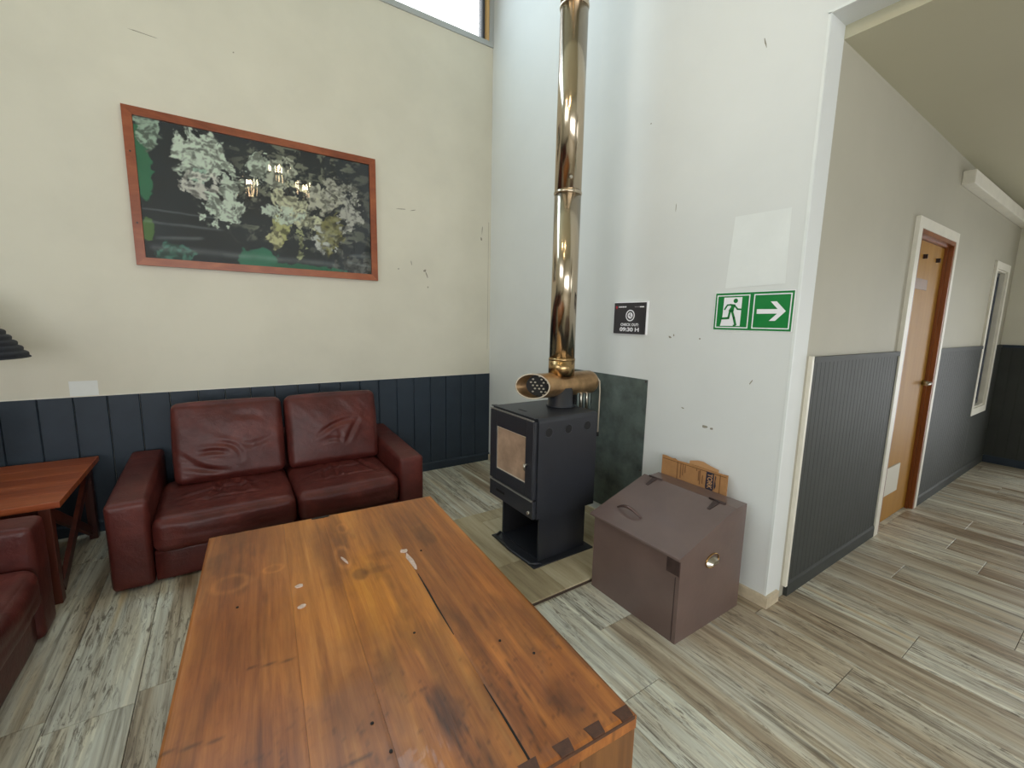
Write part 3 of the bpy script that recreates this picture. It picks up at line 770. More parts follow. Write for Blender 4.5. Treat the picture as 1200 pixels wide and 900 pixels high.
# ------------------------------------------------------------------ sofas
def cushion(name, h, r, puff, parent, loc, rot=(0, 0, 0), creases=(), n=44, noise=.004, seed=0, mat='leather', sag=0.0):
    """rounded upholstered block; creases = list of (face, [(a,b)...], depth, width) in metres on that face"""
    hx, hy, hz = h
    V_ = []; F_ = []; AX = []
    g = np.linspace(-1, 1, n)
    # denser towards the rims so that the rounding stays smooth
    A, B = np.meshgrid(np.sin(g * PI / 2) * .35 + g * .65, np.sin(g * PI / 2) * .35 + g * .65)
    for ax in range(3):
        for sg in (-1, 1):
            p = np.zeros((n, n, 3)); p[..., ax] = sg; p[..., (ax + 1) % 3] = A; p[..., (ax + 2) % 3] = B
            o = sum(len(q) for q in V_)
            V_.append(p.reshape(-1, 3)); AX.append(np.full((n * n,), ax * 2 + (sg > 0)))
            i = np.arange(n * n).reshape(n, n) + o
            q = np.stack([i[:-1, :-1], i[:-1, 1:], i[1:, 1:], i[1:, :-1]], -1).reshape(-1, 4)
            F_.append(q if sg > 0 else q[:, ::-1])
    P = np.concatenate(V_); AXI = np.concatenate(AX); F_ = np.concatenate(F_)
    H = np.array(h)
    Q = P * H; inner = H - r
    C = np.clip(Q, -inner, inner); D = Q - C
    L = np.linalg.norm(D, axis=1, keepdims=True); L[L == 0] = 1
    S = C + D / L * r
    Nn = D / L
    # puffed faces
    U2 = 1 - np.clip(np.abs(P), 0, 1) ** 2.4
    for ax in range(3):
        S[:, ax] += Nn[:, ax] * puff[ax] * U2[:, (ax + 1) % 3] * U2[:, (ax + 2) % 3]
    # soft unevenness
    k1 = fbm(S[:, 0] * 6 + 13 + S[:, 2] * 5, S[:, 1] * 6 + 7 + S[:, 2] * 3, seed, 4) - .5
    S += Nn * (k1 * 2 * noise)[:, None]
    if sag:
        S[:, 2] -= sag * U2[:, 0] * U2[:, 1] * (P[:, 2] > 0)
    fid = {'x-': 0, 'x+': 1, 'y-': 2, 'y+': 3, 'z-': 4, 'z+': 5}
    for face, pts, dep, wd in creases:
        i = fid[face]; ax = i // 2; msk = AXI == i
        oth = [a for a in (0, 1, 2) if a != ax]
        a = S[msk][:, oth[0]]; b = S[msk][:, oth[1]]
        dm = np.full(a.shape, 9.); tm = np.zeros(a.shape)
        T_ = len(pts) - 1
        for j in range(T_):
            (ax_, ay_), (bx_, by_) = pts[j], pts[j + 1]
            dx, dy = bx_ - ax_, by_ - ay_; LL = dx * dx + dy * dy
            t = np.clip(((a - ax_) * dx + (b - ay_) * dy) / LL, 0, 1)
            d = np.hypot(a - ax_ - t * dx, b - ay_ - t * dy)
            m_ = d < dm; dm = np.where(m_, d, dm); tm = np.where(m_, (j + t) / T_, tm)
        fade = sstep(0, .25, tm) * sstep(1, .75, tm) * .7 + .3
        sgn = 1 if i % 2 else -1
        dep *= .62; wd *= 1.15
        disp = (-dep * np.exp(-(dm / wd) ** 2) + dep * .55 * np.exp(-((dm - wd * 1.9) / (wd * 1.1)) ** 2)) * fade
        S[msk, ax] += sgn * disp
    me = bpy.data.meshes.new(name)
    me.from_pydata(S.tolist(), [], F_.tolist())
    bm = bmesh.new(); bm.from_mesh(me)
    bmesh.ops.remove_doubles(bm, verts=bm.verts, dist=.0004)
    bmesh.ops.recalc_face_normals(bm, faces=bm.faces)
    bm.to_mesh(me); bm.free()
    me.polygons.foreach_set('use_smooth', [True] * len(me.polygons))
    me.materials.append(M[mat])
    o = bpy.data.objects.new(name, me); COL.objects.link(o)
    o.parent = parent; o.location = loc; o.rotation_euler = rot
    return o

def curve_pts(a, c, b, n=7):
    return [((1 - t) ** 2 * a[0] + 2 * t * (1 - t) * c[0] + t * t * b[0], (1 - t) ** 2 * a[1] + 2 * t * (1 - t) * c[1] + t * t * b[1]) for t in [i / (n - 1) for i in range(n)]]

def make_sofa(label, loc, rz, width, depth, arm_w, arm_h, seed):
    """two-seat sofa; local x along the seat, front towards -y, origin on the floor at the middle of the front"""
    t = thing('leather_sofa', label, 'sofa', loc, rz, 'oxblood leather sofas')
    W2 = width / 2
    inn = W2 - arm_w
    rr = random.Random(seed)
    # base panel under the seats, raised on small feet
    cushion('base', (inn - .002, .30, .088), .014, (0, .004, 0), t, (0, .325, .100), n=14, noise=.002, seed=seed)
    cushion('back_frame', (inn - .075, .070, .285), .03, (0, .006, 0), t, (0, depth - .080, .33), n=22, noise=.003, seed=seed + 1)
    for sx in (-1, 1):
        a = cushion('arm', (arm_w / 2, depth / 2 - .005, (arm_h - .012) / 2), .024, (.008, .008, .012), t, (sx * (W2 - arm_w / 2), depth / 2, .012 + (arm_h - .012) / 2), n=30, noise=.005, seed=seed + 3 + sx,
                    creases=[('z+', curve_pts((-arm_w * .3, -.1 + .1 * i), (0, -.09 + .1 * i + rr.uniform(-.03, .03)), (arm_w * .35, -.1 + .1 * i)), .0025, .012) for i in range(4)])
        # the arm tops climb a little towards the back
        for vv in a.data.vertices:
            if vv.co.z > 0: vv.co.z += .05 * max(0.0, vv.co.y / depth + .5) ** 1.2
    sw = inn  # each seat is this wide
    split = .027
    for i, sx in enumerate((-1, 1)):
        shw = (sw + (split if i == 0 else -split)) / 2
        cx = split + sx * shw
        bx, bw = ((-.300, .322), (.372, .327))[i]
        cr = []
        # pulls that fan out from the back of the seat to the front rim
        for j in range(5):
            x = rr.uniform(-.22, .22)
            cr.append(('z+', curve_pts((x * .6, .18 + rr.uniform(-.05, .05)), (x * .8 + rr.uniform(-.08, .08), .02), (x * 1.15, -.17 + rr.uniform(-.05, .04))), rr.uniform(.008, .014), rr.uniform(.011, .018)))
        cr.append(('z+', curve_pts((-.26, -.06), (-.05, .08 + rr.uniform(-.05, .05)), (.24, .02)), .013, .016))
        cr.append(('z+', curve_pts((-.22, -.16), (0, -.11), (.25, -.15)), .010, .014))
        cr.append(('y-', curve_pts((-.28, .01), (0, -.02), (.28, .0)), .003, .014))
        cushion('seat_cushion', (shw - .004, .335, .103), .055, (.004, .014, .016), t, (cx, .325, .285), (math.radians(1.0), 0, 0), creases=cr, n=64, noise=.006, seed=seed + 11 + i, sag=.012)
        # back cushions lean on the frame
        if i == 0:
            cb = [('y-', curve_pts((-.18, -.075), (-.10, -.06), (-.03, -.085)), .012, .012), ('y-', curve_pts((-.08, -.02), (.05, -.03), (.055, -.14)), .010, .013),
                  ('y-', curve_pts((-.30, -.06), (-.22, -.16), (-.09, -.2)), .008, .016), ('y-', curve_pts((-.30, -.13), (-.2, -.19), (-.02, -.21)), .008, .015),
                  ('y-', curve_pts((.06, -.05), (.16, -.06), (.24, -.01)), .006, .016), ('y-', curve_pts((.02, .15), (.10, .17), (.22, .13)), .004, .02)]
        else:
            cb = [('y-', curve_pts((-.11, -.04), (.02, .075), (.17, .035)), .010, .014), ('y-', curve_pts((.17, .035), (.12, -.03), (.08, -.12)), .013, .014),
                  ('y-', curve_pts((-.09, -.03), (.0, .03), (.06, .035)), .007, .012), ('y-', curve_pts((-.1, -.1), (0, -.06), (.05, -.12)), .006, .014),
                  ('y-', curve_pts((.02, -.02), (.05, -.06), (.03, -.1)), .006, .012)]
        cushion('back_cushion', (bw, .085, .268), .045, (.004, .020, .008), t, (bx, .612, .645), (math.radians(-13), 0, 0), creases=cb, n=64, noise=.006, seed=seed + 21 + i)
    for sx in (-1, 1):
        for y in (.08, depth - .10):
            MB().tube([(sx * (inn - .08), y, 0), (sx * (inn - .08), y, .034)], .022, 10).build('foot', M['black_foot'], t, local=True)
    return t

make_sofa('two-seat oxblood leather sofa against the wainscot under the picture', ((-.572 + 1.192) / 2, 2.93, 0), 0, 1.764, .955, .180, .50, 3)
# the second sofa faces the table from the left; only one arm and a seat corner come into the picture
make_sofa('oxblood leather sofa cut off at the left edge beside the side table', (-.755, 2.852 - .882, 0), math.radians(90), 1.764, .955, .180, .55, 50)

# ------------------------------------------------------------------ coffee table
def coffee_table():
    W, L, Hh, th = 1.10, 1.67, .45, .045
    t = thing('coffee_table', 'big worn wooden coffee table with dovetailed ends in the foreground', 'table', (.3825, 1.534, 0), math.radians(-3.85))
    cuts = [-W / 2, -.235, -.052, .228, W / 2]
    tones = [(.44, .41, .41), (.52, .50, .48), (.52, .49, .42), (.48, .44, .39)]
    def stain(x, y, tone):
        c = np.ones((len(x), 3)) * np.array(tone)
        def spot(cx, cy, rx, ry, col, amt, seed, jag=.6, soft=.7):
            nonlocal c
            d = np.sqrt(((x - cx) / rx) ** 2 + ((y - cy) / ry) ** 2) + jag * (fbm(x * 9 + 20, y * 7 + 20, seed) - .5) * 2
            k = (sstep(1 + soft * .5, 1 - soft, d) * amt)[:, None]
            c = c * (1 - k) + k * np.array(col) * c
        n = fbm(x * 3 + 9, y * 2 + 9, 91)[:, None]
        c *= .60 + .58 * n
        c *= (.80 + .40 * fbm(x * 46 + 5, y * 2.2 + 3, 92))[:, None]
        c *= (1 - .30 * sstep(.58, .70, fbm(x * 11 + 31, y * 2.6 + 8, 93)))[:, None] * np.array((1.05, 1.02, 1.0))
        spot(.08, .05, .17, .42, (1.10, 1.12, .66), .95, 1)              # amber varnish
        spot(.06, .30, .10, .10, (1.1, 1.05, .7), .6, 2)
        spot(-.40, .2, .16, .60, (.95, .82, .84), .6, 3)
        spot(-.35, -.62, .30, .30, (.70, .66, .74), .8, 4)              # dulled near end
        spot(.05, -.70, .30, .22, (.74, .74, .86), .7, 5)
        spot(-.08, -.46, .10, .26, (.55, .50, .58), .7, 6, .8)
        spot(-.05, .42, .06, .26, (.58, .52, .54), .75, 7, .9)          # darker heart streaks
        spot(-.12, .55, .035, .22, (.62, .55, .56), .6, 8, .8)
        spot(-.02, -.16, .05, .26, (.58, .52, .55), .7, 9, .9)
        spot(.096, -.57, .05, .11, (.30, .27, .32), .9, 10, .8)         # black stain
        spot(.384, -.70, .07, .08, (.32, .28, .34), .9, 11, .9)
        spot(.40, -.62, .10, .16, (.62, .54, .60), .6, 12, .9)
        spot(.36, .05, .05, .60, (.72, .64, .62), .6, 13, .8)
        spot(.34, .62, .05, .12, (.6, .52, .54), .7, 14, .8)
        spot(.45, .15, .06, .60, (1.12, 1.06, .86), .6, 15)
        spot(.02, .19, .03, .045, (.45, .42, .5), .8, 16, .3, .3)       # square mark
        spot(.09, .19, .06, .02, (.55, .5, .5), .6, 17, .8)
        spot(.12, .30, .05, .03, (.6, .55, .5), .5, 18, .9)
        # thin cracks and knocks
        for (ax, ay, bx, by, wd) in ((-.55, -.36, -.42, -.385, .004), (-.37, -.16, -.245, -.185, .004), (.06, -.48, .11, -.80, .004), (.12, -.62, .15, -.80, .003), (.30, -.55, .26, -.80, .003), (.33, -.5, .31, -.75, .003), (-.2, -.60, -.1, -.605, .003)):
            dx, dy = bx - ax, by - ay; q = np.clip(((x - ax) * dx + (y - ay) * dy) / (dx * dx + dy * dy), 0, 1)
            d = np.hypot(x - ax - q * dx, y - ay - q * dy)
            c *= (1 - .6 * np.exp(-(d / wd) ** 2))[:, None]
        pit = fbm(x * 75, y * 60, 77, 3)
        c *= (1 - .40 * sstep(.68, .80, pit) * sstep(-.2, -.55, y))[:, None]
        # pale rubbed rings
        for (cx, cy, rx, ry, ph) in ((.018, .64, .022, .05, 0), (-.44, .36, .06, .06, 0), (-.29, .40, .035, .03, .5), (-.02, .36, .03, .09, .3)):
            d = np.sqrt(((x - cx) / rx) ** 2 + ((y - cy) / ry) ** 2)
            k = (np.exp(-((d - 1) / .22) ** 2) * .55 * fbm(x * 20, y * 20, 95))[:, None]
            c = c * (1 - k) + k * np.array((.95, .98, 1.15))
        # warm bare rim along the right edge
        return np.clip(c, 0, 2)
    for i, (a, b) in enumerate(zip(cuts[:-1], cuts[1:])):
        g = .0012 if i else 0
        a2, b2 = a + (.0003 if i else 0), b - (.0003 if i < 3 else 0)
        nx = max(8, int((b2 - a2) / .008)); ny = int(L / .010)
        xs = np.linspace(a2, b2, nx); ys = np.linspace(-L / 2, L / 2, ny)
        X, Y = np.meshgrid(xs, ys)
        Zt = np.full_like(X, Hh)
        # rounded rims and slight unevenness
        ex = np.minimum(X - a2, b2 - X); 
        Zt -= .0006 * np.exp(-(ex / .002) ** 2)
        outer = np.minimum(np.minimum(X + W / 2, W / 2 - X), np.minimum(Y + L / 2, L / 2 - Y))
        Zt -= .005 * np.exp(-(outer / .006) ** 2)
        Zt += (fbm(X * 6 + 40, Y * 4 + 40, 55 + i) - .5) * .003
        top = np.stack([X, Y, Zt], -1).reshape(-1, 3)
        idx = np.arange(nx * ny).reshape(ny, nx)
        f = np.stack([idx[:-1, :-1], idx[:-1, 1:], idx[1:, 1:], idx[1:, :-1]], -1).reshape(-1, 4).tolist()
        rim = list(idx[0, :]) + list(idx[1:, -1]) + list(idx[-1, -2::-1]) + list(idx[-2:0:-1, 0])
        o_ = len(top)
        low = [(top[j][0], top[j][1], Hh - th) for j in rim]
        n = len(rim)
        f += [(int(rim[j]), o_ + j, o_ + (j + 1) % n, int(rim[(j + 1) % n])) for j in range(n)]
        f.append([o_ + j for j in range(n)][::-1])
        vs_ = top.tolist() + low
        me = bpy.data.meshes.new('top_board'); me.from_pydata(vs_, [], f); me.materials.append(M['table_top'])
        arr = np.array(vs_)
        set_colors(me, 'stain', stain(arr[:, 0], arr[:, 1], tones[i]))
        bm = bmesh.new(); bm.from_mesh(me); bmesh.ops.recalc_face_normals(bm, faces=bm.faces); bm.to_mesh(me); bm.free()
        o = bpy.data.objects.new('top_board', me); COL.objects.link(o); o.parent = t
    # end panels of upright boards
    for e in (-1, 1):
        ya, yb = (-L / 2 + .002, -L / 2 + .040) if e < 0 else (L / 2 - .040, L / 2 - .002)
        for a, b in ((-W / 2, -.20), (-.20, .16), (.16, .36), (.36, W / 2)):
            MB().box(a + .0008, b - .0008, ya, yb, 0, Hh - th, .002).build('end_board', M['table_side'], t, local=True)
        # dovetail pins showing as dark end grain in the top
        n = 11; st = W / n
        for k in range(n):
            xc = -W / 2 + st * (k + .5) + (.018 if e < 0 else 0)
            w1, w2 = .019, .026
            yo = e * (L / 2 - .0005); yi = e * (L / 2 - .034)
            p = [(xc - w1, yo), (xc + w1, yo), (xc + w2, yi), (xc - w2, yi)]
            if max(abs(q[0]) for q in p) > W / 2 - .004: 
                p = [(max(-W / 2 + .004, min(W / 2 - .004, q[0])), q[1]) for q in p]
            MB().prism(p, 'z', Hh - th - .002, Hh + (.0012 if e < 0 else -.0035)).build('dovetail_pin', M['table_pin' if e < 0 else 'table_side'], t, local=True)
        MB().box(-W / 2 + .006, W / 2 - .006, e * L / 2 - .0006, e * L / 2 + .0012, Hh - .014, Hh - .004).build('end_grain_rim', M['table_pin'], t, local=True)
    for sx in (-1, 1):
        x = sx * (W / 2 - .05)
        MB().box(x - .012, x + .012, -L / 2 + .04, L / 2 - .04, Hh - th - .10, Hh - th, .002).build('apron', M['table_side'], t, local=True)
    MB().box(-W / 2 + .08, W / 2 - .08, -L / 2 + .04, L / 2 - .04, .10, .125, .002).build('lower_shelf', M['table_side'], t, local=True)
    # open joint and other marks lying in the top
    ck = [(.2315, .08), (.2300, -.05), (.2275, -.16), (.2270, -.32)]
    p = [(x + w_, y) for (x, y), w_ in zip(ck, (.001, .0035, .003, .001))] + [(x - w_, y) for (x, y), w_ in list(zip(ck, (.001, .0035, .003, .001)))[::-1]]
    MB().prism(p, 'z', Hh - .01, Hh + .0009).build('open_joint', M['crack'], t, local=True)
    ck = [(.2265, -.55), (.2275, -.68), (.226, -.83)]
    p = [(x + w_, y) for (x, y), w_ in zip(ck, (.001, .003, .003))] + [(x - w_, y) for (x, y), w_ in list(zip(ck, (.001, .003, .003)))[::-1]]
    MB().prism(p, 'z', Hh - .01, Hh + .0009).build('open_joint', M['crack'], t, local=True)
    MB().prism([(-.105, .826), (-.02, .830), (-.02, .812), (-.06, .806), (-.105, .810)], 'z', Hh - .01, Hh + .0012).build('chipped_gap', M['crack'], t, local=True)
    for q in ((.113, -.251), (-.084, -.522), (.42, -.52), (.35, -.42), (-.41, .18), (.3, .25), (-.06, -.62)):
        MB().tube([(q[0], q[1], Hh - .004), (q[0], q[1], Hh + .0022)], .0045, 8).build('nail_hole', M['crack'], t, local=True)
    for i, (cx, cy, rx, ry, ro) in enumerate(((.234, .19, .012, .095, .02), (.232, .28, .020, .022, 0), (-.205, .215, .020, .013, 0), (-.205, .075, .020, .014, .3), (-.02, .33, .006, .05, .3))):
        mb = blob(MB(), cx, cy, rx, ry, ro, ('z', Hh + .0026), 70 + i, .0030)
        tag(mb.build('sticker_residue', M['residue'], t, local=True), 'pale torn sticker residue')
coffee_table()

# ------------------------------------------------------------------ side table and lamp
def side_table():
    x0, x1, y0, y1, h = -1.62, -.735, 2.995, 3.86, .55
    t = thing('side_table', 'reddish brown wooden side table with crossed braces beside the sofa', 'table', ((x0 + x1) / 2, (y0 + y1) / 2, 0))
    k = 5; st = (y1 - y0) / k
    for i in range(k):
        MB().box(x0, x1, y0 + i * st + .0005, y0 + (i + 1) * st - .0005, h - .032, h, .002).build('top_board', M['side_table'], t)
    MB().box(x0 + .03, x1 - .05, y0 + .03, y0 + .055, h - .11, h - .032).build('apron', M['side_leg'], t)
    MB().box(x0 + .03, x1 - .05, y1 - .055, y1 - .03, h - .11, h - .032).build('apron', M['side_leg'], t)
    for xx in (x0 + .06, x1 - .06):
        for yy in (y0 + .005, y1 - .06):
            MB().box(xx - .022, xx + .022, yy, yy + .055, 0, h - .032, .003).build('leg', M['side_leg'], t)
        MB().bar((xx + .012, y0 + .06, .06), (xx + .012, y1 - .06, h - .06), .022, .055, (1, 0, 0) if False else (0, -1, 1)).build('brace', M['side_leg'], t)
        MB().bar((xx - .012, y1 - .06, .06), (xx - .012, y0 + .06, h - .06), .022, .055, (0, 1, 1)).build('brace', M['side_leg'], t)
    # lamp with a wide ribbed black shade
    c = (-1.165, 3.42)
    l = thing('table_lamp', 'table lamp with ribbed black shade at the left edge on the side table', 'lamp', (c[0], c[1], h))
    MB().lathe([(.001, 0), (.085, 0), (.09, .012), (.085, .03), (.04, .045), (.03, .06)], (c[0], c[1], h), 28).build('base', M['lamp_base'], l)
    MB().lathe([(.03, .05), (.05, .14), (.075, .24), (.07, .33), (.03, .42), (.016, .46), (.016, .62)], (c[0], c[1], h), 28).build('stem', M['lamp_base'], l)
    prof = []
    nr = 11
    for i in range(nr):
        for q in range(6):
            f_ = (i + q / 6) / nr; rad = .279 * (1 - f_) + .075 * f_; z = 1.258 + .325 * f_ - h
            bu = .011 * math.sin(PI * q / 6)
            prof.append((rad + bu * .85, z + bu * .5))
    MB().lathe(prof, (c[0], c[1], h), 48).build('shade', M['shade'], l)
    MB().lathe([(.276, 1.260 - h), (.286, 1.258 - h), (.288, 1.252 - h), (.276, 1.252 - h)], (c[0], c[1], h), 48).build('shade_rim', M['shade'], l)
    MB().tube([(c[0] - .08, c[1], 1.56), (c[0] + .08, c[1], 1.56)], .003, 6).tube([(c[0], c[1] - .08, 1.56), (c[0], c[1] + .08, 1.56)], .003, 6).tube([(c[0], c[1], 1.17), (c[0], c[1], 1.58)], .006, 8).build('shade_carrier', M['steel'], l)
side_table()

# ------------------------------------------------------------------ hearth platform
def hearth():
    x0, x1, y0, y1, h = 1.12, XW - .018, 1.676, 2.757, .026
    t = thing('hearth_platform', 'low raised board platform under the wood stove', 'platform', ((x0 + x1) / 2, (y0 + y1) / 2, 0))
    MB().box(x0, x1, y0, y1, 0, h - .008).build('edge', M['hearth_edge'], t)
    xs = [x0, 1.25, 1.512, 1.774, 2.036, 2.298, x1]
    cut = [2.4, 2.05, 2.62, 1.95, 2.5, 2.2]
    for i, (a, b) in enumerate(zip(xs[:-1], xs[1:])):
        for ya, yb in ((y0 - .001, cut[i]), (cut[i], y1 + .001)):
            MB().box(a + .0008, b - .0008, ya + .0008, yb - .0008, h - .010, h, .0012).build('board', M['hearth_board'], t)
hearth()
HZ = .026

# ------------------------------------------------------------------ wood stove
def circ(cx, cz, r, n=20, sq=1.0):
    return [(cx + r * math.cos(2 * PI * i / n), cz + r * sq * math.sin(2 * PI * i / n)) for i in range(n)]

def stove():
    X0, X1, Y0, Y1, Z0, Z1 = 1.462, 1.945, 1.925, 2.430, .335, .945
    cy = (Y0 + Y1) / 2
    t = thing('wood_stove', 'black steel wood stove with glazed door standing on a pedestal', 'stove', ((X0 + X1) / 2, cy, HZ))
    # foot plate with a raised lip
    MB().box(1.470, 1.955, 1.918, 2.408, HZ, HZ + .008, .002).build('foot_plate', M['stove'], t)
    lip = MB().tube([(1.535, 1.93, HZ + .014), (1.475, 1.96, HZ + .012), (1.462, 2.165, HZ + .012), (1.475, 2.37, HZ + .012), (1.535, 2.40, HZ + .014)], .009, 8)
    lip.build('foot_lip', M['stove'], t)
    # pedestal: three steel sides round an open log bay
    pa, pb, pc, pd = 1.538, 1.915, 1.968, 2.382
    ped = MB().box(pa, pb, pc, pc + .012, HZ + .008, Z0).box(pa, pb, pd - .012, pd, HZ + .008, Z0).box(pb - .012, pb, pc + .012, pd - .012, HZ + .008, Z0).box(pa, pb - .012, pc + .012, pd - .012, HZ + .008, HZ + .020)
    ped.build('pedestal', M['stove'], t)
    MB().box(pa + .004, pb - .012, pc + .0125, pc + .014, HZ + .021, Z0 - .003).box(pa + .004, pb - .012, pd - .014, pd - .0125, HZ + .021, Z0 - .003).box(pb - .015, pb - .0125, pc + .014, pd - .014, HZ + .021, Z0 - .003).build('bay_lining', M['stove_dark'], t)
    tag(MB().box(pb - .022, pb - .016, 2.30, 2.335, .21, .245).build('rating_label', M['gasket'], t), 'small pale sticker inside the log bay')
    # fire box: rounded shoulders running front to back
    R = .026
    sec = [(Y0, Z0), (Y0, Z1 - R)] + [(Y0 + R - R * math.cos(a), Z1 - R + R * math.sin(a)) for a in [PI / 2 * i / 5 for i in range(1, 6)]]
    sec += [(2 * cy - y, z) for y, z in sec[::-1]]
    body = MB().prism(sec, 'x', X0 + .022, X1)
    body.build('fire_box', M['stove'], t)
    # air holes in the flank, each a dark recess with a rim
    for x, z in ((1.557, .858), (1.707, .862), (1.862, .866)):
        MB().prism(circ(x, z, .027), 'y', Y0 - .0012, Y0 + .004).build('air_hole', M['stove_dark'], t)
        mb = MB(); p = [(x + .028 * math.cos(2 * PI * i / 20), Y0 - .001, z + .028 * math.sin(2 * PI * i / 20)) for i in range(21)]
        mb.tube(p, .0022, 6, caps=False).build('air_hole_rim', M['stove'], t)
    # top plate with a worn front edge and a damper slot
    MB().box(X0 - .002, X0 + .034, Y0 + .014, Y1 - .014, Z1 - .002, Z1 + .004, .0015).build('top_lip', M['stove'], t)
    MB().box(X0 - .012, X0 - .0015, Y0 + .016, Y1 - .016, Z1 - .016, Z1 - .009).build('worn_edge', M['stove_edge'], t)
    MB().box(X0 + .075, X0 + .090, cy - .04, cy + .04, Z1 - .004, Z1 + .0012).build('damper_slot', M['stove_dark'], t)
    # front: door with glass, ash drawer below
    d = MB().box(X0, X0 + .022, Y0 + .012, Y1 - .012, .455, Z1 - .018, .004)
    door = d.build('door', M['stove'], t)
    gy0, gy1, gz0, gz1 = 2.012, 2.338, .540, .824
    MB().box(X0 - .0022, X0 + .001, gy0, gy1, gz0, gz1).build('gasket', M['gasket'], door).location = (0, 0, 0)
    MB().box(X0 - .0044, X0 - .001, gy0 + .007, gy1 - .010, gz0 + .010, gz1 - .005).build('door_glass', M['stove_glass'], door)
    fr = MB().box(X0 - .009, X0, Y0 + .014, gy0, .462, .925, .003).box(X0 - .009, X0, gy1, Y1 - .014, .462, .925, .003).box(X0 - .009, X0, gy0, gy1, gz1, .925, .003).box(X0 - .009, X0, gy0, gy1, .462, gz0, .003)
    fr.build('door_frame', M['stove'], door)
    MB().tube([(X0 - .009, 1.985, .665), (X0 - .035, 1.983, .665)], .006, 8).tube([(X0 - .035, 1.983, .672), (X0 - .035, 1.983, .635)], .007, 8).build('door_latch', M['steel'], door)
    for o in door.children: o.location = Vector((0, 0, 0)) + Vector(t.location) * -1 if False else o.location
    MB().box(X0 - .013, X0 - .001, Y0 + .014, Y1 - .014, .447, .4535).build('door_ledge', M['stove_edge'], t)
    dr = MB().box(X0 - .004, X0 + .022, Y0 + .008, Y1 - .008, Z0 + .002, .446, .003).build('ash_drawer', M['stove'], t)
    MB().tube([(X0 - .004, 1.965, .372), (X0 - .018, 1.965, .372)], [.009, .011], 10).build('air_knob', M['steel'], dr)
    MB().box(X0 - .006, X0 - .0035, cy + .06, cy + .16, .385, .400).build('drawer_slot', M['stove_dark'], dr)
    return t
stv = stove()
# sub-parts hang under parts whose own origin is the stove's: shift their meshes into that frame
for p in stv.children:
    for q in p.children:
        q.data.transform(Matrix.Translation(-Vector(stv.location)))

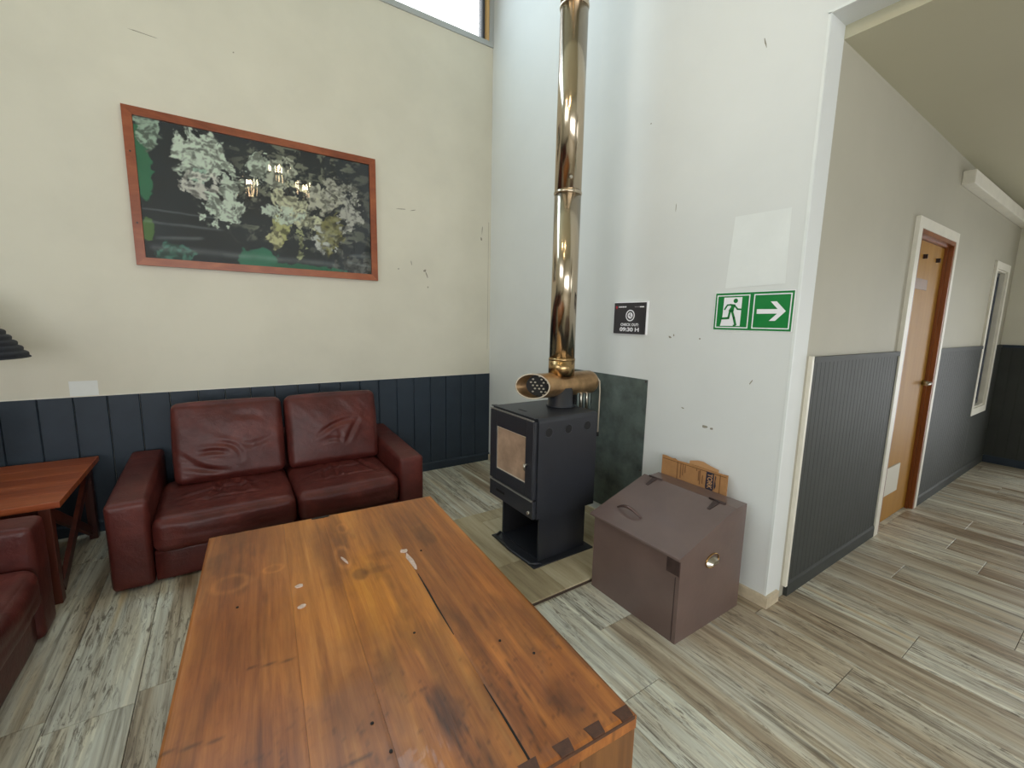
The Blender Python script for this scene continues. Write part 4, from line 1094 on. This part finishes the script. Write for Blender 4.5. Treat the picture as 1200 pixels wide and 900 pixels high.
# ------------------------------------------------------------------ flue with heat exchanger
def flue():
    px, py = 1.850, 2.178
    t = thing('stove_flue', 'tall polished steel flue pipe rising from the stove with a heat exchanger', 'flue', (px, py, .946))
    rd = .083
    MB().lathe([(.092, .946), (.092, .956), (.083, .960), (.083, 1.075)], (px, py, 0), 40, True).build('flue_collar', M['stove'], t)
    for i, (za, zb) in enumerate(((1.15, 1.255), (1.262, 2.285), (2.292, 3.325), (3.332, ZC))):
        r = rd + (.003 if i == 0 else 0)
        MB().lathe([(r, za), (r, zb)], (px, py, 0), 64, True).build('pipe_section', M['chrome_hot' if i == 0 else 'chrome'], t)
    for z in (1.258, 2.288, 3.328):
        sec = [(rd - .002, z - .010), (rd + .003, z - .008), (rd + .0045, z), (rd + .003, z + .008), (rd - .002, z + .010)]
        jr = MB().lathe(sec, (px, py, 0), 64).build('joint_ring', M['chrome_hot' if z < 2 else 'chrome'], t)
    MB().tube([(px - .045, py - .075, 2.36), (px - .05, py - .085, 2.36)], .010, 10).build('rivet_plate', M['steel'], t)
    # exchanger: horizontal drum with an obliquely cut mouth towards the room
    z0, r = 1.092, .080
    ax0, ax1 = 1.560, 2.150
    n = 40
    mb = MB()
    def ring(xa, rr, cut):
        o = []
        for k in range(n):
            a = 2 * PI * k / n
            y = rr * math.cos(a); z = rr * math.sin(a)
            xx = xa + (-(y + r) * 0 + (r - y) * .95 - .02 if cut else 0)      # near side cut back
            o.append((xx, py + y, z0 + z))
        return o
    rings = [ring(ax0, r, True), ring(ax1 - .06, r, False)]
    for k in range(1, 6):
        a = PI / 2 * k / 5
        rings.append(ring(ax1 - .06 + .06 * math.sin(a), r * (.35 + .65 * math.cos(a)), False))
    v = [p for q in rings for p in q]
    f = [(i * n + k, i * n + (k + 1) % n, (i + 1) * n + (k + 1) % n, (i + 1) * n + k) for i in range(len(rings) - 1) for k in range(n)]
    mb.add(v, f, True); mb.add(rings[-1], [tuple(range(n))])
    inner = [ring(ax0, r - .005, True), ring(ax0 + .26, r - .005, False)]
    mb.add([p for q in inner for p in q], [(k, (k + 1) % n, n + (k + 1) % n, n + k) for k in range(n)], True)
    drum = mb.build('exchanger_drum', M['exchanger'], t, fix=False)
    lip = ring(ax0, r - .0015, True)
    MB().tube(lip + [lip[0]], .0045, 8, caps=False).build('mouth_lip', M['cable'], t)
    # perforated disc inside the mouth, following the cut
    disc = ring(ax0 + .075, r - .006, True)
    MB().add(disc, [tuple(range(n))]).build('perforated_plate', M['stove_dark'], t)
    for j in range(-3, 4):
        for i in range(-3, 4):
            y = i * .020 + (j % 2) * .010; z = j * .020
            if y * y + z * z > (r - .018) ** 2 or (i * 3 + j * 5) % 4 == 1: continue
            x = ax0 + .073 + (r - y) * .95 - .02
            MB().add([(x - .0015 + .0055 * -math.cos(a) * .95 * 0 - (.0055 * math.cos(a)) * .95, py + y + .0055 * math.cos(a), z0 + z + .0055 * math.sin(a)) for a in [2 * PI * k / 10 for k in range(10)]], [tuple(range(10))]).build('air_tube', M['steel'], t)
    # tubes dropping from the drum behind the collar
    for k in range(5):
        x = px + .115 + k * .030
        MB().tube([(x, py - .045 + .004 * k, z0 - .03), (x, py - .045 + .004 * k, .956 if x < 1.94 else .90)], .010, 10).build('drop_tube', M['steel' if k % 2 else 'shield'], t)
    MB().box(px + .095, px + .255, py - .030, py - .015, .950, z0 - .03).build('tube_shroud', M['stove_dark'], t)
    MB().tube([(ax1 - .03, py - .05, z0 + .045), (ax1 - .008, py - .062, z0 + .01), (ax1 - .004, py - .066, z0 - .06), (ax1 - .006, py - .066, .74)], .005, 8).build('control_rod', M['cable'], t)
    MB().tube([(ax1 - .006, py - .066, .745), (ax1 - .006, py - .066, .715)], .008, 8).build('rod_knob', M['stove_dark'], t)
flue()

# heat shield sheet on the wall behind the stove
hs = thing('heat_shield', 'dark galvanised metal sheet on the wall behind the stove', 'metal sheet', (XW - .004, 2.23, .12))
MB().box(XW - .005, XW - .0005, 1.873, 2.60, .12, 1.128).build('sheet', M['shield'], hs)
for y, z in ((1.885, 1.115), (2.585, 1.115), (1.885, .5), (1.885, .15)):
    MB().tube([(XW - .005, y, z), (XW - .008, y, z)], .006, 8).build('screw', M['box_dark'], hs)

# ------------------------------------------------------------------ log box and cardboard
def log_box():
    x0, x1, y0, y1 = 1.688, 2.228, 1.097, 1.652
    zf, zr, xr = .428, .580, 2.105
    t = thing('log_box', 'brown painted metal log box with sloping lid beside the stove', 'box', ((x0 + x1) / 2, (y0 + y1) / 2, 0))
    th = .012
    side = [(x0, 0), (x1, 0), (x1, zr), (xr, zr - .006), (x0, zf)]
    MB().prism(side, 'y', y0, y0 + th).build('side_panel', M['box'], t)
    MB().prism(side, 'y', y1 - th, y1).build('side_panel', M['box'], t)
    MB().box(x0, x0 + th, y0 + th, y1 - th, 0, zf - .002).build('front_panel', M['box'], t)
    MB().box(x1 - th, x1, y0 + th, y1 - th, 0, zr).build('back_panel', M['box'], t)
    MB().prism([(xr, zr - .006), (x1 - th, zr), (x1 - th, zr - .012), (xr, zr - .018)], 'y', y0 + th, y1 - th).build('top_strip', M['box'], t)
    MB().box(x0 + .001, x1 - th, y0 + th, y1 - th, .010, .022).build('bottom_panel', M['box_dark'], t)
    # worn notch and seam on the front near corner
    MB().box(x0 - .003, x0 - .0006, y0 + .004, y0 + .072, zf - .085, zf - .012).build('worn_notch', M['box_dark'], t)
    MB().box(x0 - .004, x0 - .0006, y0 + .006, y0 + .070, zf - .092, zf - .084).build('notch_lip', M['box'], t)
    MB().box(x0 - .0012, x0 - .0002, y0 + .020, y0 + .0235, .01, zf - .095).build('front_seam', M['box_dark'], t)
    # lid, a little proud of the box all round
    lx0, lx1, lz0, lz1 = x0 - .026, xr + .002, zf + .003, zr - .004
    dx, dz = lx1 - lx0, lz1 - lz0; L = math.hypot(dx, dz); nx_, nz_ = -dz / L, dx / L
    def P(s, h): return (lx0 + dx * s + nx_ * h, lz0 + dz * s + nz_ * h)
    lid = MB().prism([P(0, 0), P(1, 0), P(1, .014), P(0.004, .014), P(-.004, .010), P(-.004, .002)], 'y', y0 - .012, y1 + .008).build('lid', M['box'], t)
    def lidp(s, y, h):
        a = P(s, h); return (a[0] - t.location.x, y - t.location.y, a[1] - t.location.z)
    hd = MB()
    pts = []
    for i in range(13):
        a = i / 12
        pts.append(lidp(.27, 1.405 + .165 * a, .016 + .034 * math.sin(PI * a)))
    MB().tube(pts, [.004 + .005 * math.sin(PI * i / 12) for i in range(13)], 8).build('handle', M['box_gloss'], lid, local=True)
    for y in (1.185, 1.575):
        h = MB()
        h.add([lidp(s, yy, hh) for hh in (.0142, .017) for s, yy in ((.82, y - .008), (.82, y + .008), (.985, y + .018), (.985, y - .018))], [(0, 1, 2, 3), (7, 6, 5, 4), (0, 4, 5, 1), (1, 5, 6, 2), (2, 6, 7, 3), (3, 7, 4, 0)])
        h.tube([lidp(.995, y - .045, .017), lidp(.995, y + .045, .017)], .006, 8)
        h.build('hinge', M['box_dark'], t, local=True)
    # cup pull on the flank
    c = MB()
    n = 14; v = []
    for i in range(n + 1):
        a = PI * i / n
        v.append((1.945 - .050 * math.cos(a), y0 - .0015, .335 + .034 * math.sin(a) * (1 if a < 9 else 1)))
    outer = v
    inn = [(1.945 + (p[0] - 1.945) * .55, y0 - .022, .338 + (p[2] - .335) * .55) for p in v]
    c.add(outer + inn, [(i, i + 1, n + 2 + i, n + 1 + i) for i in range(n)], True)
    c.add(inn, [tuple(range(n + 1))])
    c.build('cup_pull', M['steel'], t)
    rim = [(1.945 + .054 * math.cos(2 * PI * i / 24), y0 - .002, .350 + .034 * math.sin(2 * PI * i / 24)) for i in range(25)]
    MB().tube(rim, .004, 6, caps=False).build('pull_rim', M['brass'], t)

    # flattened carton pushed between the box and the wall
    k = thing('cardboard_sheet', 'torn brown cardboard sheet standing behind the log box', 'cardboard', (2.28, 1.43, .0))
    xa = 2.258
    top = [(1.655, .688), (1.63, .690), (1.585, .684), (1.565, .688), (1.55, .680), (1.45, .684), (1.35, .682), (1.26, .682), (1.228, .684)]
    poly = [(1.655, .0), (1.228, .0)] + top[::-1]
    MB().prism(poly, 'x', xa, xa + .006).build('sheet', M['card'], k)
    MB().prism([(1.49, 0), (1.29, 0), (1.29, .695), (1.34, .704), (1.385, .716), (1.42, .714), (1.47, .700)], 'x', xa + .010, xa + .014).build('rear_flap', M['card_tan'], k)
    MB().box(xa - .0008, xa, 1.268, 1.272, .30, .675).build('fold_line', M['card_dark'], k)
    MB().box(xa - .0008, xa, 1.540, 1.545, .30, .676).build('fold_line', M['card_dark'], k)
    MB().box(xa - .0008, xa, 1.235, 1.650, .668, .672).build('fold_line', M['card_dark'], k)
    MB().prism([(1.352, .672), (1.308, .672), (1.306, .58), (1.312, .566), (1.350, .566), (1.356, .58)], 'x', xa - .0012, xa - .0002).build('brand_block', M['ink'], k)
    text_mesh('TORK', .040, 'lettering', M['card_tan'], k, (xa - .0016, 1.331, .620), (0, 0, -1), (0, -1, 0), .0003, .0008, width=.088)
    MB().prism([(1.298, .662), (1.293, .655), (1.297, .63), (1.292, .60), (1.299, .58), (1.303, .60), (1.300, .63)], 'x', xa - .0012, xa - .0002).build('printed_swoosh', M['ink'], k)
    for i, (y, za, zb) in enumerate(((1.392, .58, .665), (1.400, .60, .66), (1.376, .59, .64), (1.505, .60, .668), (1.52, .58, .67), (1.490, .62, .666), (1.415, .655, .668))):
        MB().box(xa - .0008, xa - .0001, y - .003, y + .003, za, zb).build('printed_line', M['card_print'], k)
log_box()

# ------------------------------------------------------------------ exit sign
def wall_poly(pts, d0, d1, name, mat, parent):
    return MB().prism(pts, 'x', XW - d0, XW - d1).build(name, mat, parent)
def stroke(pts, w_):
    """thick polyline in the wall plane"""
    out = []
    for (a, b), (c, d) in zip(pts[:-1], pts[1:]):
        dx, dz = c - a, d - b; L = math.hypot(dx, dz); nx_, nz_ = -dz / L * w_ / 2, dx / L * w_ / 2
        ex, ez = dx / L * w_ * .35, dz / L * w_ * .35
        out.append([(a - ex + nx_, b - ez + nz_), (c + ex + nx_, d + ez + nz_), (c + ex - nx_, d + ez - nz_), (a - ex - nx_, b - ez - nz_)])
    return out
def exit_sign():
    t = thing('exit_sign', 'green and white running man exit sign with arrow pointing right', 'sign', (XW, 1.235, 1.4745))
    y0, y1, z0, z1 = 1.031, 1.439, 1.4745, 1.6748
    MB().box(XW - .0030, XW, y0 - .004, y1 + .004, z0 - .003, z1 + .003).build('backing', M['sign_white'], t)
    MB().box(XW - .0042, XW - .0030, y0, y1, z0, z1).build('green_field', M['green'], t)
    def border(ya, yb, za, zb, w_=.0055):
        m_ = MB(); a, b = XW - .0050, XW - .0042
        m_.box(a, b, ya, yb, za, za + w_).box(a, b, ya, yb, zb - w_, zb).box(a, b, ya, ya + w_, za + w_, zb - w_).box(a, b, yb - w_, yb, za + w_, zb - w_)
        m_.build('border_line', M['sign_white'], t)
    border(1.2455, 1.4295, 1.4845, 1.6635)
    border(1.0400, 1.2250, 1.4845, 1.6635)
    wall_poly([(1.3885, 1.6505), (1.2875, 1.6508), (1.2885, 1.4965), (1.4004, 1.4955), (1.3947, 1.5253), (1.3906, 1.5513)], .0050, .0042, 'doorway', M['sign_white'], t)
    wall_poly([(1.2047, 1.5859), (1.1021, 1.5852), (1.1389, 1.6237), (1.1101, 1.6238), (1.063, 1.5747), (1.1093, 1.526), (1.1394, 1.5257), (1.1028, 1.5623), (1.2041, 1.5617)], .0052, .0042, 'arrow', M['sign_white'], t)
    man = MB()
    a, b = XW - .0058, XW - .0050
    man.prism(circ(1.3217, 1.6315, .0122, 18), 'x', a, b)
    man.prism([(1.3513, 1.6152), (1.3212, 1.6125), (1.3275, 1.590), (1.3290, 1.574), (1.3584, 1.5769), (1.345, 1.600)], 'x', a, b)
    for pts, w_ in (([(1.3468, 1.6115), (1.3663, 1.6091), (1.3804, 1.5864)], .0085), ([(1.3266, 1.6068), (1.3076, 1.587), (1.2895, 1.5855)], .0085), ([(1.3384, 1.5768), (1.3239, 1.5399), (1.3127, 1.5031)], .0125), ([(1.3486, 1.5768), (1.3556, 1.5383), (1.3962, 1.5361)], .0115), ([(1.3150, 1.500), (1.3230, 1.4985)], .008), ([(1.3962, 1.5361), (1.400, 1.527)], .008)):
        for q in stroke(pts, w_): man.prism(q, 'x', a, b)
    man.build('running_figure', M['green'], t)
exit_sign()

def checkout_sign():
    t = thing('checkout_sign', 'small charcoal check out time sign beside the flue pipe', 'sign', (XW, 2.05, 1.427))
    y0, y1, z0, z1 = 1.909, 2.190, 1.427, 1.638
    f = XW - .016
    MB().box(f + .001, XW, y0 - .003, y1 + .003, z0 - .002, z1 + .006).build('board', M['sign_white'], t)
    MB().box(f, f + .001, y0 + .002, y1, z0, z1).build('printed_face', M['sign_dark'], t)
    a, b = f - .0008, f
    MB().prism(circ(2.044, 1.5517, .0215, 24), 'x', a, b).build('clock_disc', M['sign_white'], t)
    o = [(2.044 + .039 * math.cos(2 * PI * i / 32), 1.5517 + .039 * math.sin(2 * PI * i / 32)) for i in range(32)]
    i_ = [(2.044 + .031 * math.cos(2 * PI * i / 32), 1.5517 + .031 * math.sin(2 * PI * i / 32)) for i in range(32)]
    mb = MB(); mb.add([(a, p[0], p[1]) for p in o + i_], [(i, (i + 1) % 32, 32 + (i + 1) % 32, 32 + i) for i in range(32)])
    mb.build('clock_ring', M['sign_white'], t)
    mb = MB()
    for q in stroke([(2.044, 1.566), (2.044, 1.549), (2.034, 1.541)], .0045) + stroke([(2.055, 1.556), (2.050, 1.549)], .004): mb.prism(q, 'x', a - .0006, a)
    mb.build('clock_hands', M['sign_dark'], t)
    text_mesh('CHECK OUT:', .025, 'lettering', M['sign_white'], t, (f - .0006, 2.046, 1.4890), (0, -1, 0), (0, 0, 1), .0003, .0007, width=.158)
    text_mesh('09:30 H', .036, 'lettering', M['sign_white'], t, (f - .0006, 2.046, 1.4560), (0, -1, 0), (0, 0, 1), .0003, .0012, width=.168)
    mb = MB().prism([(2.168, 1.594), (2.177, 1.609), (2.173, 1.617), (2.168, 1.613), (2.163, 1.617), (2.159, 1.609)], 'x', a, b)
    mb.build('pin_mark', M['sign_red'], t)
    # two lines of small print too fine to read
    for i, (ya, wd) in enumerate(((2.150, .008), (2.139, .010), (2.126, .008), (2.115, .010), (2.102, .008), (2.091, .009))):
        MB().box(a, b, ya - wd, ya, 1.606, 1.615).build('small_print', M['sign_white'], t)
    for i, (ya, wd) in enumerate(((2.008, .018), (1.986, .014), (1.966, .036))):
        MB().box(a, b, ya - wd, ya, 1.606, 1.613).build('small_print', M['sign_grey' if i < 2 else 'sign_white'], t)
checkout_sign()

# ------------------------------------------------------------------ hanging lamp above the viewer (mirrored in the picture glass)
def chandelier():
    c = (.70, 1.49); z = 3.02
    t = thing('pendant_light', 'three armed brass pendant light hanging from the high ceiling', 'lamp', (c[0], c[1], z))
    MB().tube([(c[0], c[1], z + .1), (c[0], c[1], ZC)], .006, 8).build('cord', M['box_dark'], t)
    MB().lathe([(.001, -.03), (.03, -.02), (.04, .02), (.03, .07), (.008, .11)], (c[0], c[1], z), 20).build('hub', M['brass'], t)
    for bx, by in ((.43, 1.14), (.675, 1.90), (1.0, 1.42)):
        a = MB().tube([(c[0], c[1], z + .02), ((c[0] + bx) / 2, (c[1] + by) / 2, z - .06), (bx, by, z - .03)], .008, 8).build('arm', M['brass'], t)
        MB().lathe([(.001, -.03), (.022, -.03), (.025, -.005), (.018, 0)], (bx, by, z), 16).build('socket', M['brass'], t)
        MB().lathe([(.012, 0), (.03, .03), (.036, .055), (.028, .085), (.001, .098)], (bx, by, z), 16).build('bulb', M['bulb'], t)
        d = bpy.data.lights.new('bulb_light', 'POINT'); d.energy = 5; d.color = (1.0, .76, .46); d.shadow_soft_size = .04
        o = bpy.data.objects.new('bulb_light', d); COL.objects.link(o); o.location = (bx - c[0], by - c[1], .16); o.parent = t
chandelier()
